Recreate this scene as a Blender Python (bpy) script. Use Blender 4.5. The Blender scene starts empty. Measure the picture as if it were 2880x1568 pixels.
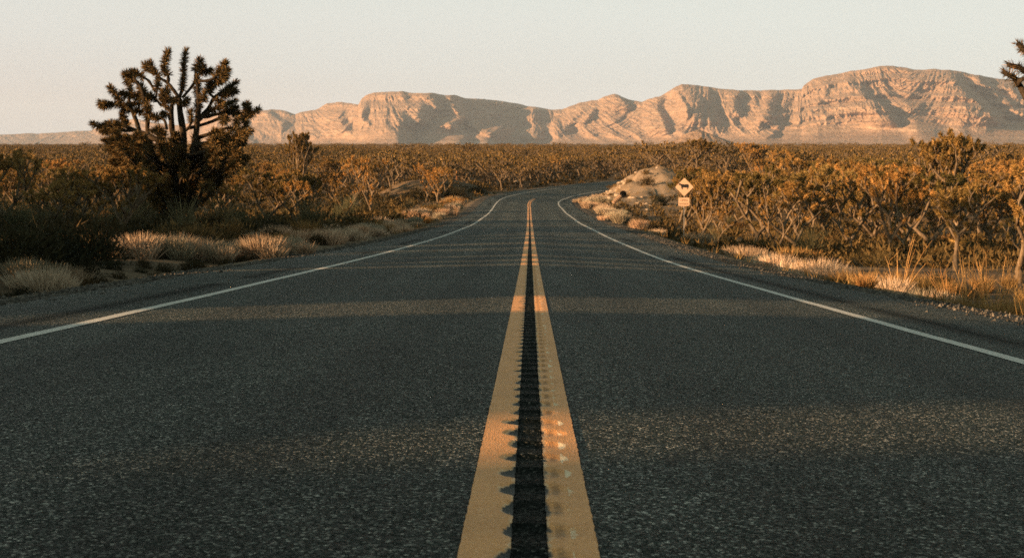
import bpy, math, random
import numpy as np
from mathutils import Matrix, Vector
C = bpy.context.scene.collection
R = math.radians

# ------------------------------------------------------------------ camera, world, sun, exposure
EYE = 0.786
F = 4000.0                       # focal length in pixels of the 2880 px wide photograph
cam_d = bpy.data.cameras.new('camera'); cam = bpy.data.objects.new('camera', cam_d); C.objects.link(cam)
cam_d.sensor_width = 36.0; cam_d.lens = F / 2880 * 36
cam_d.clip_start = 0.05; cam_d.clip_end = 60000
cam.location = (0, 0, EYE)
cam.rotation_euler = (R(90 - 5.41), 0, R(0.716))
cam_d.dof.use_dof = True; cam_d.dof.focus_distance = 9.0; cam_d.dof.aperture_fstop = 8.0
bpy.context.scene.camera = cam

EXPO, SKYS = 1.55, 0.05
HAZE_GAIN = 1.0 / SKYS / 2 ** EXPO * 1.04
SUN_EL, SUN_AZ = 9.5, 24.0       # elevation; light travels along (cos az, sin az), i.e. from the left and a little behind
world = bpy.data.worlds.new('World'); bpy.context.scene.world = world; world.use_nodes = True
nt = world.node_tree; nt.nodes.clear()
sky = nt.nodes.new('ShaderNodeTexSky'); sky.sky_type = 'NISHITA'; sky.sun_disc = False
sky.sun_elevation = R(SUN_EL)
sky.sun_rotation = R(270 - SUN_AZ)      # compass angle of the sun, clockwise from +Y
sky.dust_density = 1.0; sky.air_density = 1.0; sky.ozone_density = 1.0
hs = nt.nodes.new('ShaderNodeHueSaturation'); hs.inputs['Saturation'].default_value = 0.22
tint = nt.nodes.new('ShaderNodeMix'); tint.data_type = 'RGBA'; tint.blend_type = 'MULTIPLY'; tint.inputs[0].default_value = 1
tint.inputs[7].default_value = (0.80, 1.0, 0.86, 1)
bg = nt.nodes.new('ShaderNodeBackground'); bg.inputs[1].default_value = SKYS
wo = nt.nodes.new('ShaderNodeOutputWorld')
nt.links.new(sky.outputs[0], hs.inputs['Color']); nt.links.new(hs.outputs[0], tint.inputs[6])
# bright milky air low over the horizon, the clear (darker) sky above it
geo = nt.nodes.new('ShaderNodeTexCoord'); sp_ = nt.nodes.new('ShaderNodeSeparateXYZ'); nt.links.new(geo.outputs['Generated'], sp_.inputs[0])
mr = nt.nodes.new('ShaderNodeMapRange'); mr.inputs[1].default_value = 0.08; mr.inputs[2].default_value = 0.24; mr.inputs[3].default_value = 0.93; mr.inputs[4].default_value = 0.0
mr.interpolation_type = 'SMOOTHSTEP'; nt.links.new(sp_.outputs[2], mr.inputs[0])
lr = nt.nodes.new('ShaderNodeValToRGB'); ma = nt.nodes.new('ShaderNodeMath'); ma.operation = 'MULTIPLY_ADD'; ma.inputs[1].default_value = 0.10
nt.links.new(sp_.outputs[0], ma.inputs[0]); nt.links.new(sp_.outputs[2], ma.inputs[2]); nt.links.new(ma.outputs[0], lr.inputs[0])
lr.color_ramp.elements[0].position = 0.0; lr.color_ramp.elements[0].color = (.735, .672, .625, 1)
lr.color_ramp.elements[1].position = 0.10; lr.color_ramp.elements[1].color = (.765, .785, .735, 1)
e_ = lr.color_ramp.elements.new(0.04); e_.color = (.75, .735, .69, 1)
hz = nt.nodes.new('ShaderNodeVectorMath'); hz.operation = 'SCALE'; hz.inputs['Scale'].default_value = HAZE_GAIN
nt.links.new(lr.outputs[0], hz.inputs[0])
mx = nt.nodes.new('ShaderNodeMix'); mx.data_type = 'RGBA'; nt.links.new(mr.outputs[0], mx.inputs[0]); nt.links.new(tint.outputs[2], mx.inputs[6]); nt.links.new(hz.outputs[0], mx.inputs[7])
nt.links.new(mx.outputs[2], bg.inputs[0]); nt.links.new(bg.outputs[0], wo.inputs[0])
sd = bpy.data.lights.new('sun', 'SUN'); so = bpy.data.objects.new('sun', sd); C.objects.link(so)
sd.energy = 5.0; sd.angle = R(0.55); sd.color = (1.0, 0.60, 0.31)
ld = Vector((math.cos(R(SUN_AZ)) * math.cos(R(SUN_EL)), math.sin(R(SUN_AZ)) * math.cos(R(SUN_EL)), -math.sin(R(SUN_EL))))
so.rotation_euler = ld.to_track_quat('-Z', 'Y').to_euler()
so.location = (-60, -40, 40)
vs = bpy.context.scene.view_settings
vs.view_transform = 'Standard'; vs.look = 'None'; vs.gamma = 1; vs.use_curve_mapping = False
vs.exposure = EXPO
cy = bpy.context.scene.cycles
cy.use_denoising = False
cy.max_bounces = 4; cy.diffuse_bounces = 2; cy.glossy_bounces = 2; cy.volume_bounces = 0; cy.transparent_max_bounces = 8

# ------------------------------------------------------------------ numeric helpers
CR = np.array(cam.rotation_euler.to_matrix())
def ray(x, y):
    """world direction(s) seen at photo pixel (x, y) of 2880 x 1568"""
    x = np.asarray(x, float); y = np.asarray(y, float)
    d = np.stack([(x - 1440) / F, -(y - 784) / F, -np.ones_like(x + y)], -1) if x.shape == y.shape else \
        np.stack(np.broadcast_arrays((x - 1440) / F, -(y - 784) / F, -1.0), -1)
    return d @ CR.T
def pt(x, y, Y):
    """point on the ray of pixel (x, y) at world distance Y ahead"""
    d = ray(x, y); return np.array([0, 0, EYE]) + d * (np.asarray(Y) / d[..., 1])[..., None]

def _h(ix, iy, seed):
    n = (ix.astype(np.int64) * 374761393 + iy.astype(np.int64) * 668265263 + seed * 974634777) & 0xffffffff
    n = ((n ^ (n >> 13)) * 1274126177) & 0xffffffff
    n = (n ^ (n >> 16)) & 0xffffffff
    return n / 4294967295.0
def vnoise(x, y, seed=0):
    x = np.asarray(x, float); y = np.asarray(y, float)
    ix = np.floor(x); iy = np.floor(y); fx = x - ix; fy = y - iy
    fx = fx * fx * (3 - 2 * fx); fy = fy * fy * (3 - 2 * fy)
    a = _h(ix, iy, seed); b = _h(ix + 1, iy, seed); c = _h(ix, iy + 1, seed); d = _h(ix + 1, iy + 1, seed)
    return (a + (b - a) * fx) + ((c + (d - c) * fx) - (a + (b - a) * fx)) * fy
def fbm(x, y, o=4, seed=0, gain=0.5):
    s = 0; a = 1; t = 0
    for k in range(o):
        s = s + a * (vnoise(x * 2 ** k, y * 2 ** k, seed + k * 17) - 0.5); t += a; a *= gain
    return s / t
def ridged(x, y, o=4, seed=0):
    s = 0; a = 1; t = 0
    for k in range(o):
        s = s + a * (1 - np.abs(2 * vnoise(x * 2 ** k, y * 2 ** k, seed + k * 31) - 1)); t += a; a *= 0.5
    return s / t
def sstep(a, b, x):
    t = np.clip((np.asarray(x, float) - a) / (b - a), 0, 1); return t * t * (3 - 2 * t)
def smooth_table(xs, ys, width, lo, hi, n):
    g = np.linspace(lo, hi, n); v = np.interp(g, xs, ys)
    k = int(width / (g[1] - g[0])); k = max(3, k | 1)
    w = np.hanning(k + 2)[1:-1]; w /= w.sum()
    p = np.concatenate([2 * v[0] - v[1:k // 2 + 1][::-1], v, 2 * v[-1] - v[-k // 2:-1][::-1]])
    r = np.convolve(p, w, 'same')[k // 2:k // 2 + n]
    return g, r

# ------------------------------------------------------------------ object helpers
def tag(o, label=None, cat=None, group=None, kind=None):
    if label: o['label'] = label
    if cat: o['category'] = cat
    if group: o['group'] = group
    if kind: o['kind'] = kind
    return o
def mesh(name, V, faces, mats, mi=None, smooth=False, uv=None, attrs=None):
    """faces: list of int arrays (n,3) or (n,4)"""
    V = np.asarray(V, np.float32)
    me = bpy.data.meshes.new(name)
    me.vertices.add(len(V)); me.vertices.foreach_set('co', V.ravel())
    faces = [np.asarray(f, np.int32) for f in faces if len(f)]
    loops = np.concatenate([f.ravel() for f in faces])
    tot = np.concatenate([np.full(len(f), f.shape[1], np.int32) for f in faces])
    st = np.concatenate([[0], np.cumsum(tot)[:-1]]).astype(np.int32)
    me.loops.add(len(loops)); me.loops.foreach_set('vertex_index', loops)
    me.polygons.add(len(tot)); me.polygons.foreach_set('loop_start', st); me.polygons.foreach_set('loop_total', tot)
    if mi is not None: me.polygons.foreach_set('material_index', np.asarray(mi, np.int32))
    me.polygons.foreach_set('use_smooth', np.full(len(tot), smooth, bool))
    if uv is not None:
        l = me.uv_layers.new(name='UVMap'); l.data.foreach_set('uv', np.asarray(uv, np.float32)[loops].ravel())
    for k, a in (attrs or {}).items():
        at = me.attributes.new(k, 'FLOAT', 'POINT'); at.data.foreach_set('value', np.asarray(a, np.float32).ravel())
    for m in (mats if isinstance(mats, (list, tuple)) else [mats]): me.materials.append(m)
    me.update(); me.validate()
    return me
def link(name, me, parent=None, loc=None, rz=0, sc=1):
    o = bpy.data.objects.new(name, me); C.objects.link(o)
    if parent: o.parent = parent
    if loc is not None: o.location = [float(v) for v in loc]
    if rz: o.rotation_euler = (0, 0, rz)
    if sc != 1: o.scale = (sc, sc, sc)
    return o
def grid_faces(nr, nc):
    i = np.arange(nr - 1)[:, None] * nc + np.arange(nc - 1)[None, :]
    return np.stack([i, i + 1, i + nc + 1, i + nc], -1).reshape(-1, 4)
class MB:
    def __init__(s): s.V = []; s.T = []; s.Q = []; s.n = 0
    def add(s, V, T=None, Q=None):
        if T is not None and len(T): s.T.append(np.asarray(T) + s.n)
        if Q is not None and len(Q): s.Q.append(np.asarray(Q) + s.n)
        s.V.append(np.asarray(V, float)); s.n += len(V)
    def data(s):
        return (np.concatenate(s.V), [np.concatenate(x) for x in (s.T, s.Q) if x])
    def mesh(s, name, mat, smooth=False):
        V, f = s.data(); return mesh(name, V, f, mat, smooth=smooth)
    def box(s, c, d, rot=None):
        v = np.array([[x, y, z] for x in (-.5, .5) for y in (-.5, .5) for z in (-.5, .5)]) * np.array(d)
        if rot is not None: v = v @ np.array(rot).T
        s.add(v + np.array(c), Q=[(0, 1, 3, 2), (4, 6, 7, 5), (0, 4, 5, 1), (2, 3, 7, 6), (0, 2, 6, 4), (1, 5, 7, 3)])
    def tube(s, P, rad, sides=6, caps=True):
        P = np.asarray(P, float); n = len(P); rad = np.broadcast_to(rad, n)
        T = np.gradient(P, axis=0); T /= np.linalg.norm(T, axis=1)[:, None] + 1e-9
        ref = np.array([0.31, 0.9, 0.29]) if abs(T[0][1]) < 0.8 else np.array([1, 0.1, 0])
        A = np.cross(T, ref); A /= np.linalg.norm(A, axis=1)[:, None]; B = np.cross(T, A)
        a = np.linspace(0, 2 * np.pi, sides, endpoint=False)
        V = P[:, None] + rad[:, None, None] * (np.cos(a)[None, :, None] * A[:, None] + np.sin(a)[None, :, None] * B[:, None])
        i = np.arange(n - 1)[:, None] * sides + np.arange(sides)[None]; j = np.arange(n - 1)[:, None] * sides + (np.arange(sides)[None] + 1) % sides
        Q = np.stack([i, j, j + sides, i + sides], -1).reshape(-1, 4)
        V = V.reshape(-1, 3); T3 = []
        if caps:
            V = np.concatenate([V, P[:1], P[-1:] + T[-1:] * rad[-1] * .5])
            for k in range(sides):
                T3.append((n * sides, (k + 1) % sides, k)); b = (n - 1) * sides
                T3.append((n * sides + 1, b + k, b + (k + 1) % sides))
        s.add(V, T=T3, Q=Q)

# ------------------------------------------------------------------ materials
def mat(name, rough=0.9, spec=0.3):
    m = bpy.data.materials.new(name); m.use_nodes = True
    b = m.node_tree.nodes['Principled BSDF']; b.inputs['Roughness'].default_value = rough
    b.inputs['Specular IOR Level'].default_value = spec
    return m, m.node_tree, b
def N(nt, t, **k):
    n = nt.nodes.new(t)
    for a, v in k.items():
        if a.startswith('i_'):
            key = a[2:]; n.inputs[int(key) if key.isdigit() else key.replace('_', ' ')].default_value = v
        else: setattr(n, a, v)
    return n
def ramp(nt, fac, stops):
    r = nt.nodes.new('ShaderNodeValToRGB'); e = r.color_ramp.elements
    while len(e) < len(stops): e.new(0.5)
    for q, (p, c) in zip(e, stops): q.position = p; q.color = (*c, 1) if len(c) == 3 else (c[0],) * 3 + (1,)
    nt.links.new(fac, r.inputs[0]); return r
def noise(nt, vec, scale, detail=4, rough=0.6):
    n = nt.nodes.new('ShaderNodeTexNoise'); n.inputs['Scale'].default_value = scale
    n.inputs['Detail'].default_value = detail; n.inputs['Roughness'].default_value = rough
    if vec is not None: nt.links.new(vec, n.inputs['Vector'])
    return n.outputs[0]
def mapping(nt, vec, scale):
    m = nt.nodes.new('ShaderNodeMapping'); m.inputs['Scale'].default_value = scale
    nt.links.new(vec, m.inputs['Vector']); return m.outputs[0]
def mix(nt, fac, a, b, mode='MIX'):
    m = nt.nodes.new('ShaderNodeMix'); m.data_type = 'RGBA'; m.blend_type = mode
    for s, v in ((0, fac), (6, a), (7, b)):
        if isinstance(v, (int, float)): m.inputs[s].default_value = v
        elif isinstance(v, tuple): m.inputs[s].default_value = (*v, 1)
        else: nt.links.new(v, m.inputs[s])
    return m.outputs[2]
def math_(nt, op, a, b=0.0, c=None, clamp=False):
    m = nt.nodes.new('ShaderNodeMath'); m.operation = op; m.use_clamp = clamp
    for s, v in ((0, a), (1, b), (2, c)):
        if v is None: continue
        if isinstance(v, (int, float)): m.inputs[s].default_value = v
        else: nt.links.new(v, m.inputs[s])
    return m.outputs[0]
def bump(nt, b, h, strength, dist, prev=None):
    n = nt.nodes.new('ShaderNodeBump'); n.inputs['Strength'].default_value = strength; n.inputs['Distance'].default_value = dist
    nt.links.new(h, n.inputs['Height'])
    if prev is not None: nt.links.new(prev, n.inputs['Normal'])
    nt.links.new(n.outputs[0], b.inputs['Normal']); return n.outputs[0]
def objc(nt): return nt.nodes.new('ShaderNodeTexCoord').outputs['Object']
def attr(nt, name):
    a = nt.nodes.new('ShaderNodeAttribute'); a.attribute_name = name; return a.outputs['Fac']

def m_asphalt():
    m, nt, b = mat('asphalt', 0.7, 0.12); L = nt.links.new
    co = objc(nt)
    vo = N(nt, 'ShaderNodeTexVoronoi', i_Scale=120.0); L(co, vo.inputs['Vector'])
    sep = nt.nodes.new('ShaderNodeSeparateColor'); L(vo.outputs['Color'], sep.inputs[0])
    stone = ramp(nt, sep.outputs[0], [(0.0, (.006, .010, .008)), (.5, (.0155, .0225, .0185)), (.82, (.040, .052, .045)), (.93, (.21, .21, .19)), (1, (.55, .52, .46))])
    big = noise(nt, co, 0.35, 5)
    tone = ramp(nt, big, [(.3, (.80,)), (.7, (1.18,))])
    n2 = noise(nt, co, 35, 4)
    t2 = ramp(nt, n2, [(.32, (.5,)), (.68, (1.5,))])
    col = mix(nt, 1.0, stone.outputs[0], tone.outputs[0], 'MULTIPLY'); col = mix(nt, 1.0, col, t2.outputs[0], 'MULTIPLY')
    # long faint stains and seal streaks that run with the traffic
    uv = nt.nodes.new('ShaderNodeTexCoord').outputs['UV']
    st = noise(nt, mapping(nt, uv, (2.2, 0.06, 1)), 1.0, 5)
    sr = ramp(nt, st, [(.42, (1.08,)), (.62, (.74,))])
    col = mix(nt, 0.8, col, sr.outputs[0], 'MULTIPLY')
    sx = nt.nodes.new('ShaderNodeSeparateXYZ'); L(uv, sx.inputs[0])
    tr_ = math_(nt, 'ABSOLUTE', math_(nt, 'SUBTRACT', math_(nt, 'ABSOLUTE', sx.outputs[0]), 1.75)); tr_ = math_(nt, 'ABSOLUTE', math_(nt, 'SUBTRACT', tr_, .85))
    wt = ramp(nt, tr_, [(0.0, (.78,)), (.5, (1.12,))]); col = mix(nt, .8, col, wt.outputs[0], 'MULTIPLY')
    nz = nt.nodes.new('ShaderNodeTexNoise'); nz.inputs['Scale'].default_value = 1.2; nz.inputs['Detail'].default_value = 5; L(co, nz.inputs['Vector'])
    av = nt.nodes.new('ShaderNodeVectorMath'); av.operation = 'MULTIPLY_ADD'; av.inputs[1].default_value = (1.4, 1.4, 0); L(nz.outputs['Color'], av.inputs[0]); L(mapping(nt, co, (.22, .36, 0)), av.inputs[2])
    cr_ = N(nt, 'ShaderNodeTexVoronoi', feature='DISTANCE_TO_EDGE', i_Scale=1.0); L(av.outputs[0], cr_.inputs['Vector'])
    ck = ramp(nt, cr_.outputs[0], [(0.0, (1,)), (.012, (0,))]); km = ramp(nt, noise(nt, co, .3, 2), [(.48, (0,)), (.6, (.75,))])
    col = mix(nt, math_(nt, 'MULTIPLY', ck.outputs[0], km.outputs[0]), col, (.006, .007, .006))
    seal = attr(nt, 'seal')
    col = mix(nt, seal, col, (.006, .007, .006))
    L(col, b.inputs['Base Color']); L(math_(nt, 'MULTIPLY', math_(nt, 'SUBTRACT', 1.0, seal), .05), b.inputs['Specular IOR Level'])
    h = math_(nt, 'ADD', math_(nt, 'MULTIPLY', vo.outputs['Distance'], -0.8), n2)
    bump(nt, b, h, 1.0, 0.011)
    rr = ramp(nt, sep.outputs[1], [(0, (.42,)), (1, (.8,))]); L(rr.outputs[0], b.inputs['Roughness'])
    return m
def m_paint(name, base, hi, lo, hi2=(.62, .60, .56)):
    m, nt, b = mat(name, 0.6, 0.3); L = nt.links.new; co = objc(nt)
    n1 = noise(nt, co, 60, 6, .75); n2 = noise(nt, co, 4, 4)
    c = ramp(nt, n1, [(.30, lo), (.5, base), (.75, hi)]).outputs[0]
    c = mix(nt, 0.35, c, ramp(nt, n2, [(.35, (.75,)), (.65, (1.15,))]).outputs[0], 'MULTIPLY')
    wear = attr(nt, 'wear')
    n4 = noise(nt, co, 26, 3, .6)
    pc = math_(nt, 'MULTIPLY', math_(nt, 'SUBTRACT', math_(nt, 'ADD', wear, n4), .93), 6.0, clamp=True)
    c = mix(nt, math_(nt, 'MULTIPLY', pc, .5), c, hi2)
    c = mix(nt, math_(nt, 'MULTIPLY', math_(nt, 'SUBTRACT', math_(nt, 'ADD', attr(nt, 'chip'), n1), .95), 6.0, clamp=True), c, hi2)  # sunlit groove ends mixed in as a paler colour
    c = mix(nt, math_(nt, 'MULTIPLY', attr(nt, 'rub'), math_(nt, 'MULTIPLY', n4, 1.25), clamp=True), c, (.17, .085, .03))
    # ragged spots: wear attribute against fine noise
    k = math_(nt, 'SUBTRACT', math_(nt, 'ADD', wear, n1), 1.0)
    k = math_(nt, 'MULTIPLY', k, 4.5, clamp=True)
    c = mix(nt, k, c, (.016, .017, .014))
    L(c, b.inputs['Base Color'])
    vo = N(nt, 'ShaderNodeTexVoronoi', i_Scale=150.0); L(co, vo.inputs['Vector'])
    bump(nt, b, math_(nt, 'ADD', vo.outputs['Distance'], n1), 0.55, 0.004)
    return m
def m_ground():
    m, nt, b = mat('desert_soil', 0.97, 0.1); L = nt.links.new; co = objc(nt)
    n1 = noise(nt, co, 0.25, 6, .6); n2 = noise(nt, co, 9, 5, .7)
    c = ramp(nt, n1, [(.3, (.085, .06, .035)), (.5, (.15, .105, .065)), (.7, (.25, .18, .115))]).outputs[0]
    c = mix(nt, 0.8, c, ramp(nt, n2, [(.3, (.55,)), (.7, (1.35,))]).outputs[0], 'MULTIPLY')
    pale = attr(nt, 'pale'); c = mix(nt, pale, c, mix(nt, n2, (.17, .12, .075), (.46, .35, .25)))
    far = attr(nt, 'scrub'); n3 = noise(nt, co, 0.12, 6, .7)
    c = mix(nt, math_(nt, 'MULTIPLY', far, ramp(nt, n3, [(.4, (0,)), (.6, (1,))]).outputs[0]), c, (.16, .10, .042))
    L(c, b.inputs['Base Color'])
    bump(nt, b, math_(nt, 'ADD', n2, math_(nt, 'MULTIPLY', n1, 2.0)), 0.8, 0.08)
    return m
def m_gravel():
    m, nt, b = mat('gravel_shoulder', 0.95, 0.15); L = nt.links.new; co = objc(nt)
    vo = N(nt, 'ShaderNodeTexVoronoi', i_Scale=28.0); L(co, vo.inputs['Vector'])
    sep = nt.nodes.new('ShaderNodeSeparateColor'); L(vo.outputs['Color'], sep.inputs[0])
    c = ramp(nt, sep.outputs[0], [(0, (.03, .027, .022)), (.6, (.085, .075, .062)), (1, (.20, .17, .14))]).outputs[0]
    L(c, b.inputs['Base Color'])
    bump(nt, b, math_(nt, 'MULTIPLY', vo.outputs['Distance'], -1.0), 1.0, 0.03)
    return m
def m_stone():
    m, nt, b = mat('pebble', 0.9, 0.2); oi = nt.nodes.new('ShaderNodeNewGeometry')
    c = ramp(nt, oi.outputs['Random Per Island'], [(0, (.035, .032, .028)), (.6, (.08, .072, .06)), (1, (.16, .14, .115))]).outputs[0]
    nt.links.new(c, b.inputs['Base Color']); return m
def m_plant(name, stops, rough=0.75, scale=3.0, spec=0.15):
    """colour varies leaf by leaf and plant by plant"""
    m, nt, b = mat(name, rough, spec); L = nt.links.new
    geo = nt.nodes.new('ShaderNodeNewGeometry'); oi = nt.nodes.new('ShaderNodeObjectInfo')
    n = noise(nt, objc(nt), scale, 3)
    f = math_(nt, 'ADD', math_(nt, 'MULTIPLY', geo.outputs['Random Per Island'], .5), math_(nt, 'MULTIPLY', n, .5))
    f = math_(nt, 'ADD', f, math_(nt, 'MULTIPLY', math_(nt, 'SUBTRACT', oi.outputs['Random'], .5), .4))
    c = ramp(nt, f, stops).outputs[0]
    r7 = math_(nt, 'FRACT', math_(nt, 'MULTIPLY', oi.outputs['Random'], 7.31))
    c = mix(nt, 1.0, c, ramp(nt, r7, [(0, (.62, .72, .66)), (.35, (.92, .88, .80)), (.7, (1.08, .98, .88)), (1, (1.2, 1.0, .85))]).outputs[0], 'MULTIPLY')
    L(c, b.inputs['Base Color']); return m
def m_bark(k=1.0):
    m, nt, b = mat('bark', 0.95, 0.1); L = nt.links.new; co = objc(nt)
    n = noise(nt, mapping(nt, co, (7, 7, 3)), 3, 5, .7)
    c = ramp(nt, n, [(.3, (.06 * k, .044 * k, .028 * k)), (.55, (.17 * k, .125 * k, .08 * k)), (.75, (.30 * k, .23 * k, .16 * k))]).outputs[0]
    L(c, b.inputs['Base Color']); bump(nt, b, n, 1.0, 0.05); return m
def m_rock():
    m, nt, b = mat('canyon_rock', 0.95, 0.1); L = nt.links.new; co = objc(nt)
    strata = noise(nt, mapping(nt, co, (.0006, .0006, .035)), 1.0, 6, .65)
    blotch = noise(nt, co, .006, 6, .65); fine = noise(nt, co, .035, 5, .7)
    c = ramp(nt, strata, [(.32, (.235, .155, .104)), (.46, (.32, .213, .145)), (.54, (.255, .17, .115)), (.62, (.335, .23, .158)), (.74, (.40, .285, .205))]).outputs[0]
    c = mix(nt, .75, c, ramp(nt, blotch, [(.35, (.82,)), (.65, (1.12,))]).outputs[0], 'MULTIPLY')
    c = mix(nt, .9, c, ramp(nt, fine, [(.36, (.62, .66, .62)), (.52, (1.08, 1.06, 1.04))]).outputs[0], 'MULTIPLY')
    L(c, b.inputs['Base Color'])
    bump(nt, b, math_(nt, 'ADD', fine, math_(nt, 'MULTIPLY', strata, .5)), 0.7, 26.0)
    return m
def m_plain(name, col, rough=.6, spec=.4, metal=0, vary=.12):
    m, nt, b = mat(name, rough, spec); b.inputs['Metallic'].default_value = metal
    n = noise(nt, objc(nt), 14, 5)
    c = mix(nt, 1.0, col, ramp(nt, n, [(.3, (1 - vary,)), (.7, (1 + vary,))]).outputs[0], 'MULTIPLY')
    nt.links.new(c, b.inputs['Base Color']); return m

M_ASPH = m_asphalt()
M_YEL = m_paint('yellow_road_paint', (.80, .375, .135), (.86, .47, .21), (.60, .26, .08), (.90, .68, .43))
M_WHT = m_paint('white_road_paint', (.60, .56, .50), (.74, .70, .63), (.40, .38, .35))
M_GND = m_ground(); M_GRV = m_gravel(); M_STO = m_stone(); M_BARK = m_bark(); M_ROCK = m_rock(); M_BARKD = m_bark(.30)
M_LEAF = m_plant('yucca_leaf', [(.2, (.085, .064, .021)), (.5, (.235, .148, .047)), (.8, (.46, .29, .11))], .65)
M_LEAFF = m_plant('far_yucca_leaf', [(.25, (.06, .045, .018)), (.5, (.28, .168, .058)), (.75, (.50, .31, .12))], .7, scale=.35)
M_LEAF_SHADE = m_plant('shade_toned_yucca_leaf', [(.2, (.016, .018, .010)), (.45, (.035, .033, .015)), (.8, (.20, .13, .05))], .7)  # dark copy of the yucca leaf: shade and sunlit tips put into the colour
M_SHRUB = m_plant('scrub_leaf', [(.2, (.040, .032, .014)), (.55, (.12, .078, .030)), (.85, (.25, .16, .065))], .85)
M_SHRUB_SHADE = m_plant('shade_toned_scrub_leaf', [(.2, (.018, .020, .011)), (.8, (.06, .045, .02))], .85)  # scrub leaf copy with shade put into its colour
M_STRAW = m_plant('pale_grass', [(.2, (.26, .19, .13)), (.5, (.46, .36, .27)), (.8, (.64, .53, .42))], .8)
M_SAGE = m_plant('sage_leaf', [(.2, (.055, .055, .032)), (.5, (.12, .11, .06)), (.8, (.22, .19, .11))], .8)
M_GOLD = m_plant('golden_grass', [(.2, (.16, .095, .035)), (.5, (.30, .18, .07)), (.8, (.46, .30, .13))], .8)

# ------------------------------------------------------------------ road path and terrain height
gY, gD = smooth_table([-120, -40, 0, 15.85, 28.1, 37.3, 60, 90.8, 127, 157, 190, 220, 260, 320, 420, 600],
                      [-5.9, -1.45, .786, 1.673, 2.31, 2.75, 3.80, 5.06, 6.12, 6.62, 6.98, 7.08, 7.0, 6.7, 6.3, 5.6], 14, -120, 600, 2881)
def drop(Y): return np.interp(Y, gY, gD)
# centre line control points (X, Y)
_cp = np.array([(0, -120), (0, 0), (0, 80), (-.05, 140), (-.05, 160), (.35, 175), (1.6, 190), (4.0, 206), (7.8, 222), (13, 239), (20, 258), (30, 284), (45, 320), (70, 370), (110, 430)], float)
def _catmull(P, step=0.5):
    out = []
    for i in range(len(P) - 1):
        p0 = P[max(i - 1, 0)]; p1 = P[i]; p2 = P[i + 1]; p3 = P[min(i + 2, len(P) - 1)]
        n = max(2, int(np.linalg.norm(p2 - p1) / step)); t = np.linspace(0, 1, n, endpoint=False)[:, None]
        l = np.linalg.norm(p2 - p1); m1 = (p2 - p0) / (np.linalg.norm(p2 - p1) + np.linalg.norm(p1 - p0) + 1e-9) * l; m2 = (p3 - p1) / (np.linalg.norm(p3 - p2) + l + 1e-9) * l
        out.append((2 * t ** 3 - 3 * t ** 2 + 1) * p1 + (t ** 3 - 2 * t ** 2 + t) * m1 + (-2 * t ** 3 + 3 * t ** 2) * p2 + (t ** 3 - t ** 2) * m2)
    return np.concatenate(out + [P[-1:]])
PATH = _catmull(_cp)
PS = np.concatenate([[0], np.cumsum(np.linalg.norm(np.diff(PATH, axis=0), axis=1))]) - 120.0   # arc length, 0 at the camera
def path(s):
    x = np.interp(s, PS, PATH[:, 0]); y = np.interp(s, PS, PATH[:, 1])
    e = .5; tx = np.interp(s + e, PS, PATH[:, 0]) - np.interp(s - e, PS, PATH[:, 0]); ty = np.interp(s + e, PS, PATH[:, 1]) - np.interp(s - e, PS, PATH[:, 1])
    l = np.hypot(tx, ty) + 1e-9; return x, y, tx / l, ty / l
WL, WR = 3.65, 3.30
def cross(d, s):
    """height of the road surface against its centre line at lateral offset d (right positive)"""
    d = np.asarray(d, float); s = np.asarray(s, float)
    bank = sstep(120, 185, s)
    near = np.where(d < 0, .008 * d, -(.040 + .022 * np.exp(-((s - 36) / 16) ** 2)) * d * (1 - .75 * sstep(50, 90, s)))
    near = np.where(d < 0, near - .012 * sstep(20, 50, s) * np.abs(d), near)
    return near * (1 - bank) - .055 * d * bank
def road_z(s, d):
    x, y, tx, ty = path(s); return EYE - drop(y) + cross(d, s)
def lateral(X, Y):
    """signed offset and station of the nearest centre line point"""
    X = np.asarray(X, float); Y = np.asarray(Y, float); sh = X.shape; X = X.ravel(); Y = Y.ravel()
    P = PATH[::4]; S = PS[::4]; out_d = np.empty(len(X)); out_s = np.empty(len(X))
    for k in range(0, len(X), 20000):
        dx = X[k:k + 20000, None] - P[None, :, 0]; dy = Y[k:k + 20000, None] - P[None, :, 1]
        i = np.argmin(dx * dx + dy * dy, 1); s = S[i]
        x, y, tx, ty = path(s); s = s + (X[k:k + 20000] - x) * tx + (Y[k:k + 20000] - y) * ty
        s = np.clip(s, -119, PS[-1] - 1); x, y, tx, ty = path(s)
        d = (X[k:k + 20000] - x) * ty - (Y[k:k + 20000] - y) * tx
        out_d[k:k + 20000] = d; out_s[k:k + 20000] = s
    return out_d.reshape(sh), out_s.reshape(sh)
EDL, EDR = 5.35, 4.95             # paved edges
fY = [-400, 0, 250, 320, 500, 900, 1500, 3000, 5000, 9000]
fD = [-5, 1, 7.0, 6.9, 6.1, 5.0, 3.8, 2.2, 1.4, 1.2]
def plain(X, Y, side):
    """open ground away from the road; side -1 left .. 1 right"""
    Yc = np.clip(Y, -60, 600)
    near = drop(Yc) + .12 * (1 - side) / 2 + (1 + side) / 2 * 1.35 * (1 - sstep(110, 190, Y))
    w = sstep(230, 330, Y)
    dr = near * (1 - w) + np.interp(Y, fY, fD) * w
    return EYE - dr
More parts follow.
